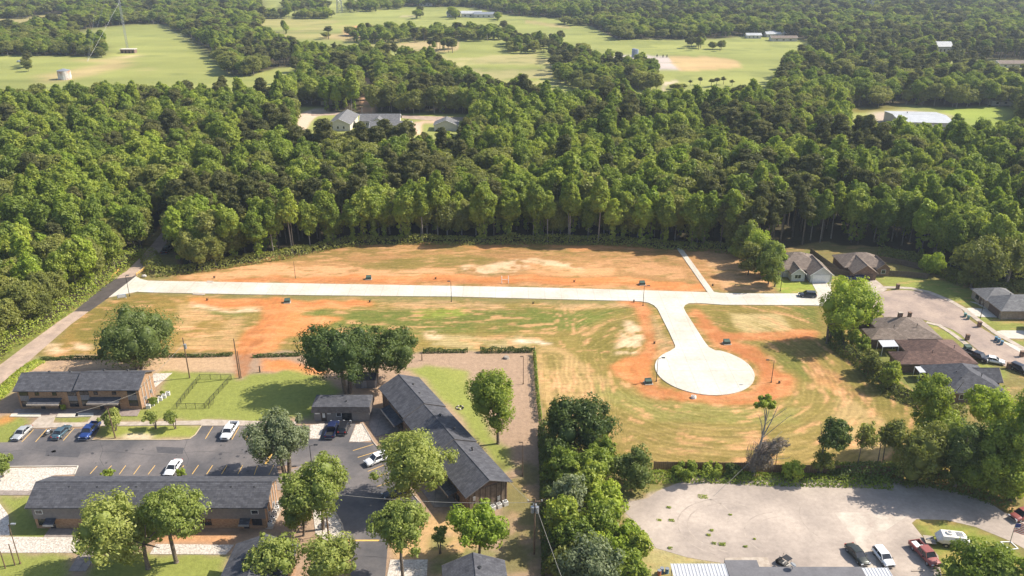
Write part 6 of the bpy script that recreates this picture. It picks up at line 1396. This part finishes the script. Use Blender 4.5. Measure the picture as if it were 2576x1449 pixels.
a_.data.foreach_set('value', tt.astype(np.float32)); me_.materials.append(WD); o = bpy.data.objects.new('crown', me_); COL.objects.link(o); o.parent = t; o.location = (.2, 0, 0)
b = MB()
for k in range(420):
    a = Vector((rnd.uniform(-1.5,3.5), rnd.uniform(-1.4,1.4), rnd.uniform(2.5,7.5))); b.tube(a, a+Vector((rnd.uniform(-.5,.5), rnd.uniform(-.5,.5), rnd.uniform(-1.8,-.5))), .02, .01, 3, False)
tag(b.obj('hanging_stems', mat('dry_stem', (.26,.21,.18), (.18,.14,.12), 2, .9), t), kind='stuff')
# bare snags at the left wood edge
for n, zx, zy, hh, lb in ((5,60,640,9,'pale bare snag at the left edge of the picture by the lane'),(11,985,690,16,'bare dead tree beside the gravel pad in the pasture')):
    p = G(n, zx, zy); t = root('dead_tree', lb, 'dead tree', (p.x, p.y, 0)); b = MB(); b.tube((0,0,0),(.3,0,hh*.5),.25,.16,7).tube((.3,0,hh*.5),(1.2,.2,hh),.16,.05,6)
    for k in range(9): z = hh*(.4+.06*k); b.tube((.4,0,z),(rnd.uniform(-3,3),rnd.uniform(-1,1),z+rnd.uniform(1,3)),.07,.02,5)
    b.obj('trunk', BARKL, t, True)

# ---------------------------------------------------------------- vehicles
def paint_mat(name, c, metal=.25, rough=.3):
    if name in MATS: return MATS[name]
    m = bpy.data.materials.new(name); m.use_nodes = True; b = m.node_tree.nodes['Principled BSDF']
    N, L = nodes_of(m); tc = N.new('ShaderNodeTexCoord'); nz = N.new('ShaderNodeTexNoise'); nz.inputs['Scale'].default_value = 2.5
    L.new(tc.outputs['Object'], nz.inputs['Vector']); mr = N.new('ShaderNodeMapRange'); mr.inputs[3].default_value = rough*.8; mr.inputs[4].default_value = rough*1.3
    L.new(nz.outputs[0], mr.inputs[0]); L.new(mr.outputs[0], b.inputs['Roughness'])
    b.inputs['Base Color'].default_value = (*c, 1); b.inputs['Metallic'].default_value = metal; b.inputs['Coat Weight'].default_value = .35
    MATS[name] = m; return m
HL = mat('headlight_glass', (.7,.72,.74), None, 2, .15, spec=.8); TLM = mat('taillight_red', (.45,.03,.02), None, 2, .3); RIM = mat('rim_metal', (.45,.45,.46), (.3,.3,.3), 3, .35, .6)
def loft(b, secs, close=True):
    o = len(b.v); n = len(secs[0])
    for s in secs: b.v += [tuple(p) for p in s]
    for i_ in range(len(secs)-1):
        for j in range(n-1): a = o+i_*n+j; b.f.append((a, a+n, a+n+1, a+1))
        b.f.append((o+i_*n+n-1, o+(i_+1)*n+n-1, o+(i_+1)*n, o+i_*n))
    if close: b.f.append(tuple(o+j for j in range(n))[::-1]); k = o+(len(secs)-1)*n; b.f.append(tuple(k+j for j in range(n)))
    for k in range(len(b.f)): b.f[k] = b.f[k]
    return b
def wheels(t, L_, W_, r, xs_, wid=.22):
    for x in xs_:
        for s in (-1, 1):
            y0_, y1_ = (W_/2-wid, W_/2-.01) if s > 0 else (-W_/2+.01, -W_/2+wid)
            o = MB().tube((x, y0_, r), (x, y1_, r), r, n=14).obj('wheel', RUB, t); yy = W_/2+.002 if s > 0 else -W_/2-.002
            MB().tube((x, yy-.03*s, r), (x, yy, r), r*.62, r*.55, 10).obj('rim', RIM, o)
def body_shape(L_, W_, prof, zb=.28):
    secs = []
    for x, zt, wf in prof:
        w = W_/2*wf; mz = zb+(zt-zb)*.55
        secs.append([(x*L_, -w*.9, zb), (x*L_, -w, zb+.14), (x*L_, -w, mz), (x*L_, -w*.93, zt-.03), (x*L_, -w*.6, zt+.02), (x*L_, 0, zt+.035), (x*L_, w*.6, zt+.02), (x*L_, w*.93, zt-.03), (x*L_, w, mz), (x*L_, w, zb+.14), (x*L_, w*.9, zb)])
    return loft(MB(), [s[::-1] for s in secs])
def cabin(t, W_, xb0, xt0, xt1, xb1, zb, zt, pm, roofm=None):
    w0, w1 = W_/2*.92, W_/2*.74
    o = MB(); o.add([(xb0,-w0,zb),(xb1,-w0,zb),(xb1,w0,zb),(xb0,w0,zb),(xt0,-w1,zt),(xt1,-w1,zt),(xt1,w1,zt),(xt0,w1,zt)], [(0,1,5,4),(1,2,6,5),(2,3,7,6),(3,0,4,7),(4,5,6,7)]); o.obj('window_glass', GLASS, t)
    r = MB(); q = .07
    secs = []
    for x, ww in ((xt0-q, w1*.9), (xt0+.05, w1+q), (xt1-.05, w1+q), (xt1+q*.6, w1*.9)): secs.append([(x,-ww,zt),(x,-ww*.85,zt+.05),(x,0,zt+.075),(x,ww*.85,zt+.05),(x,ww,zt)][::-1])
    loft(r, secs); r.obj('roof', roofm or pm, t)
    p = MB(); xm = (xt0+xt1)/2+.05
    for s in (-1, 1):
        for a, c in (((xb0, s*w0, zb), (xt0, s*w1, zt)), ((xb1, s*w0, zb), (xt1, s*w1, zt)), ((xm, s*w0, zb), (xm, s*w1, zt))): p.tube(Vector(a)+Vector((0, s*.012, 0)), Vector(c)+Vector((0, s*.012, .02)), .05, n=4)
    p.obj('pillars', pm, t)
def lights(t, L_, W_, zf, zr):
    for s in (-1, 1):
        MB().box(L_/2-.09, L_/2+.012, s*W_*.36-.2, s*W_*.36+.2, zf-.09, zf+.07).obj('headlight', HL, t); MB().box(-L_/2-.012, -L_/2+.09, s*W_*.37-.16, s*W_*.37+.16, zr-.1, zr+.1).obj('taillight', TLM, t)
    MB().box(L_/2-.02, L_/2+.03, -W_*.24, W_*.24, zf-.16, zf+.02).obj('grille', BLACK, t)
    for x in (-L_/2-.02, L_/2-.12): MB().box(x, x+.14, -W_*.46, W_*.46, .3, .46).obj('bumper', STEEL, t)
    for s in (-1, 1): MB().box(.75, .93, s*W_*.5-(.0 if s > 0 else .18), s*W_*.5+(.18 if s > 0 else 0), .95, 1.08).obj('mirror', BLACK, t)
def car(kind, name, label, cat, loc, rz, pm):
    t = root(name, label, cat, loc, rz)
    if kind == 'sedan':
        L_, W_ = 4.8, 1.82
        body_shape(L_, W_, [(-.5,.62,.78),(-.485,.92,.9),(-.36,1.0,.98),(-.1,.97,1),(.18,.96,1),(.24,.93,1),(.40,.82,.97),(.475,.70,.9),(.5,.52,.78)]).obj('body', pm, t, True)
        cabin(t, W_, -1.75, -1.0, .35, 1.15, .93, 1.42, pm); wheels(t, L_, W_, .33, (-1.42, 1.42)); lights(t, L_, W_, .66, .80)
    elif kind == 'coupe':
        L_, W_ = 4.75, 1.88
        body_shape(L_, W_, [(-.5,.62,.8),(-.485,.95,.92),(-.36,1.0,1),(-.1,.95,1),(.15,.93,1),(.40,.84,.97),(.48,.72,.9),(.5,.52,.8)]).obj('body', pm, t, True)
        cabin(t, W_, -1.7, -.85, .05, .85, .91, 1.34, pm, BLACK); wheels(t, L_, W_, .34, (-1.4, 1.45)); lights(t, L_, W_, .66, .82)
    elif kind in ('suv', 'hatch'):
        L_, W_ = (4.7, 1.9) if kind == 'suv' else (4.3, 1.8); h = 1.68 if kind == 'suv' else 1.5
        body_shape(L_, W_, [(-.5,.75,.85),(-.485,1.02,.95),(-.3,1.05,1),(.15,1.03,1),(.24,1.0,1),(.42,.92,.96),(.48,.8,.9),(.5,.55,.8)], .32).obj('body', pm, t, True)
        cabin(t, W_, -L_*.475, -L_*.41, L_*.07, L_*.235, 1.02, h, pm); wheels(t, L_, W_, .36, (-L_*.29, L_*.30)); lights(t, L_, W_, .76, .95)
    elif kind == 'pickup':
        L_, W_ = 5.8, 2.0
        body_shape(L_, W_, [(-.14,1.12,1),(.18,1.14,1),(.26,1.13,1),(.44,1.06,.98),(.485,.98,.94),(.5,.6,.85)], .42).obj('body', pm, t, True)
        cabin(t, W_, -.75, -.62, .95, 1.55, 1.12, 1.78, pm)
        b = MB().box(-2.9, -.82, -.98, .98, .45, .62).box(-2.9, -.82, -1.0, -.9, .62, 1.14).box(-2.9, -.82, .9, 1.0, .62, 1.14).box(-2.9, -2.8, -.9, .9, .62, 1.12); b.obj('cargo_bed', pm, t)
        MB().box(-2.8, -.83, -.9, .9, .62, .66).obj('bed_liner', BLACK, t); wheels(t, L_, W_, .40, (-1.75, 1.85)); lights(t, L_, W_, .88, .9)
    return t
PT = {'silver': paint_mat('silver_paint', (.50,.50,.48), .4), 'teal': paint_mat('teal_grey_paint', (.10,.16,.19), .5), 'blue': paint_mat('blue_paint', (.025,.06,.22), .4), 'white': paint_mat('white_car_paint', (.75,.75,.74), 0),
      'black': paint_mat('black_paint', (.018,.018,.022), .2), 'navy': paint_mat('navy_paint', (.02,.03,.09), .3), 'bronze': paint_mat('dark_green_paint', (.035,.04,.032), .3), 'maroon': paint_mat('faded_red_paint', (.25,.065,.055), .1, .45), 'dgrey': paint_mat('dark_grey_paint', (.05,.05,.06), .4)}
def place(kind, n, rear, front, color, label, name=None, cat=None):
    a, c = G(n, *rear), G(n, *front); m = (a+c)/2; rz = math.atan2(c.y-a.y, c.x-a.x)
    return car(kind, name or {'sedan':'parked_car','coupe':'parked_car','suv':'parked_suv','hatch':'parked_car','pickup':'pickup_truck'}[kind], label, cat or {'suv':'suv','pickup':'pickup truck'}.get(kind, 'car'), (m.x, m.y, .045), rz, PT[color])
place('sedan',1,(180,515),(110,578),'silver','silver sedan parked leftmost in front of the left apartments')
place('sedan',1,(365,573),(430,510),'teal','teal-grey sedan parked beside the motorcycle')
place('pickup',1,(618,490),(540,580),'blue','deep blue pickup parked next to the grass island')
place('pickup',1,(1503,490),(1445,583),'white','white pickup in the upper row of the parking lot')
place('sedan',1,(1140,735),(1085,808),'white','white sedan parked alone above the long roof')
place('pickup',2,(510,575),(545,482),'navy','dark navy pickup backed toward the lot in front of the office')
place('suv',2,(592,548),(622,480),'black','black car beside the navy pickup at the office')
place('suv',2,(880,690),(745,745),'white','white car half under the feathery kerb tree')
place('coupe',2,(990,912),(880,948),'black','black coupe with a red mark parked below the feathery kerb tree')
place('sedan',4,(530,1275),(625,1385),'bronze','dark sedan nosed in to the shop, left of the white hatchback')
place('hatch',4,(700,1290),(790,1405),'white','white hatchback between the dark sedan and the red pickup')
rp2 = place('pickup',4,(955,1270),(1065,1385),'maroon','faded red pickup with a loaded bed beside the white trailer')
MB().box(-2.6,-1.2,-.7,.2,.7,1.05).box(-1.6,-.9,.1,.8,.66,1.0).obj('load', WHITE, rp2)
place('suv',8,(705,505),(610,500),'dgrey','dark grey car on the concrete road by the white garage house')
place('suv',8,(1080,375),(1000,370),'navy','dark blue car on the driveway behind the lone bright tree')
place('pickup',8,(1940,970),(2045,1010),'black','black pickup at the street side of the red-brown house')
place('sedan',8,(2075,1010),(2175,1030),'white','white sedan parked behind the black pickup')
place('suv',8,(2300,1075),(2380,1110),'black','dark car at the right edge of the old street')
place('suv',4,(1660,1070),(1610,1085),'maroon','red car at the right edge behind the flag')
place('pickup',0,(415,640),(425,628),'black','black pickup in the shaded trail inside the wood edge')
place('sedan',9,(170,600),(215,602),'white','white car in the left pasture near the rounded tree')
place('sedan',10,(1075,1205),(1135,1210),'white','white car between the buildings inside the wood')
# motorcycle
p = G(1, 310, 545); t = root('motorcycle', 'motorcycle parked between the two sedans', 'motorcycle', (p.x, p.y, .045), 1.0)
for x in (-.7, .7): MB().tube((x,-.06,.32),(x,.06,.32),.32,n=12).obj('wheel', RUB, t)
MB().box(-.35,.35,-.15,.15,.3,.7).obj('engine', STEEL, t); MB().ball((.15,0,.85),.28,8,5,(1.2,.6,.6)).obj('tank', WHITE, t); MB().box(-.75,-.1,-.13,.13,.7,.82).obj('seat', BLACK, t)
MB().tube((.7,0,.35),(.5,0,1.05),.04).tube((.48,-.35,1.05),(.48,.35,1.05),.03).obj('handlebar', BLACK, t); MB().ball((.62,0,.95),.12,8,4).obj('headlight', HL, t)
# golf cart
p = G(4, 105, 1380); t = root('golf_cart', 'black golf cart on the gravel yard behind the flat grey roof', 'golf cart', (p.x, p.y, .035), 2.2)
MB().box(-1.15,1.15,-.55,.55,.3,.5).obj('chassis', BLACK, t); MB().add([(.6,-.55,.5),(1.2,-.5,.5),(1.2,.5,.5),(.6,.55,.5),(.6,-.5,.95),(.95,-.4,.85),(.95,.4,.85),(.6,.5,.95)],[(0,1,5,4),(1,2,6,5),(2,3,7,6),(3,0,4,7),(4,5,6,7)]).obj('cowl', BLACK, t)
for x in (-.25, -1.0): MB().box(x-.25,x+.2,-.5,.5,.5,.72).box(x-.3,x-.2,-.5,.5,.72,1.15).obj('seat', mat('cream_seat', (.5,.47,.42), None, 2, .6), t)
for x in (-1.0, .75):
    for s in (-1, 1): MB().tube((x,s*.5-.09,.27),(x,s*.5+.09,.27),.27,n=10).obj('wheel', RUB, t)
b = MB()
for x in (-1.05, .65):
    for s in (-.5, .5): b.tube((x,s,.5),(x*.85,s,1.8),.03,n=5)
b.obj('roof_posts', BLACK, t); MB().tube((.35,.25,.8),(.55,.25,.95),.03).tube((.34,.25,.96),(.36,.25,.98),.18,n=10).obj('steering_wheel', BLACK, t); MB().box(-1.1,.1,-.58,.58,1.8,1.86).obj('canopy', BLACK, t)
# white trailer with a round hatch
a, c = G(4, 1105, 1250), G(4, 1290, 1270); m = (a+c)/2; rz = math.atan2(c.y-a.y, c.x-a.x); t = root('trailer', 'white boxy trailer with a round roof hatch parked on the grass beside the red pickup', 'trailer', (m.x, m.y+.6, .03), rz)
b = MB(); L_ = 5.2
secs = []
for x, z0, z1, w in ((-.5,.9,1.25,.8),(-.36,.62,2.05,1),(.30,.62,2.05,1),(.5,.8,1.15,.85)):
    hw = 1.15*w; secs.append([(x*L_,-hw*.9,z0),(x*L_,-hw,z0+.25),(x*L_,-hw,z0+(z1-z0)*.6),(x*L_,-hw*.78,z1),(x*L_,hw*.78,z1),(x*L_,hw,z0+(z1-z0)*.6),(x*L_,hw,z0+.25),(x*L_,hw*.9,z0)][::-1])
loft(b, secs).obj('shell', mat('cream_white_paint', (.72,.68,.60), (.62,.58,.52), 2, .5), t); CW = MATS['cream_white_paint']
o = MB().tube((-.7,.1,2.05),(-.7,.1,2.3),.62,.52,16).obj('hatch', CW, t); MB().tube((-.7,.1,2.3),(-.7,.1,2.36),.3,n=10).obj('lid', STEEL, o)
for k in range(5): MB().box(.35+k*.22,.47+k*.22,-.5,.6,2.055,2.1).obj('vent_slat', STEEL, t)
for x in (-1.3, -.4, .5):
    for s in (-1, 1): o = MB().tube((x,s*1.12-.11,.4),(x,s*1.12+.11,.4),.4,n=14).obj('wheel', RUB, t); MB().tube((x,s*1.24-.02,.4),(x,s*1.24+.01,.4),.22,n=10).obj('rim', RIM, o)
MB().tube((-2.4,-.7,.7),(-4.0,0,.55),.06).tube((-2.4,.7,.7),(-4.0,0,.55),.06).tube((-4.0,0,.55),(-4.0,0,0),.05).obj('hitch_frame', STEEL, t)
MB().box(-4.3,-2.7,-1.0,1.0,.35,.42).obj('deck', mat('weathered_plank', (.38,.32,.25), None, 2, .9), t)
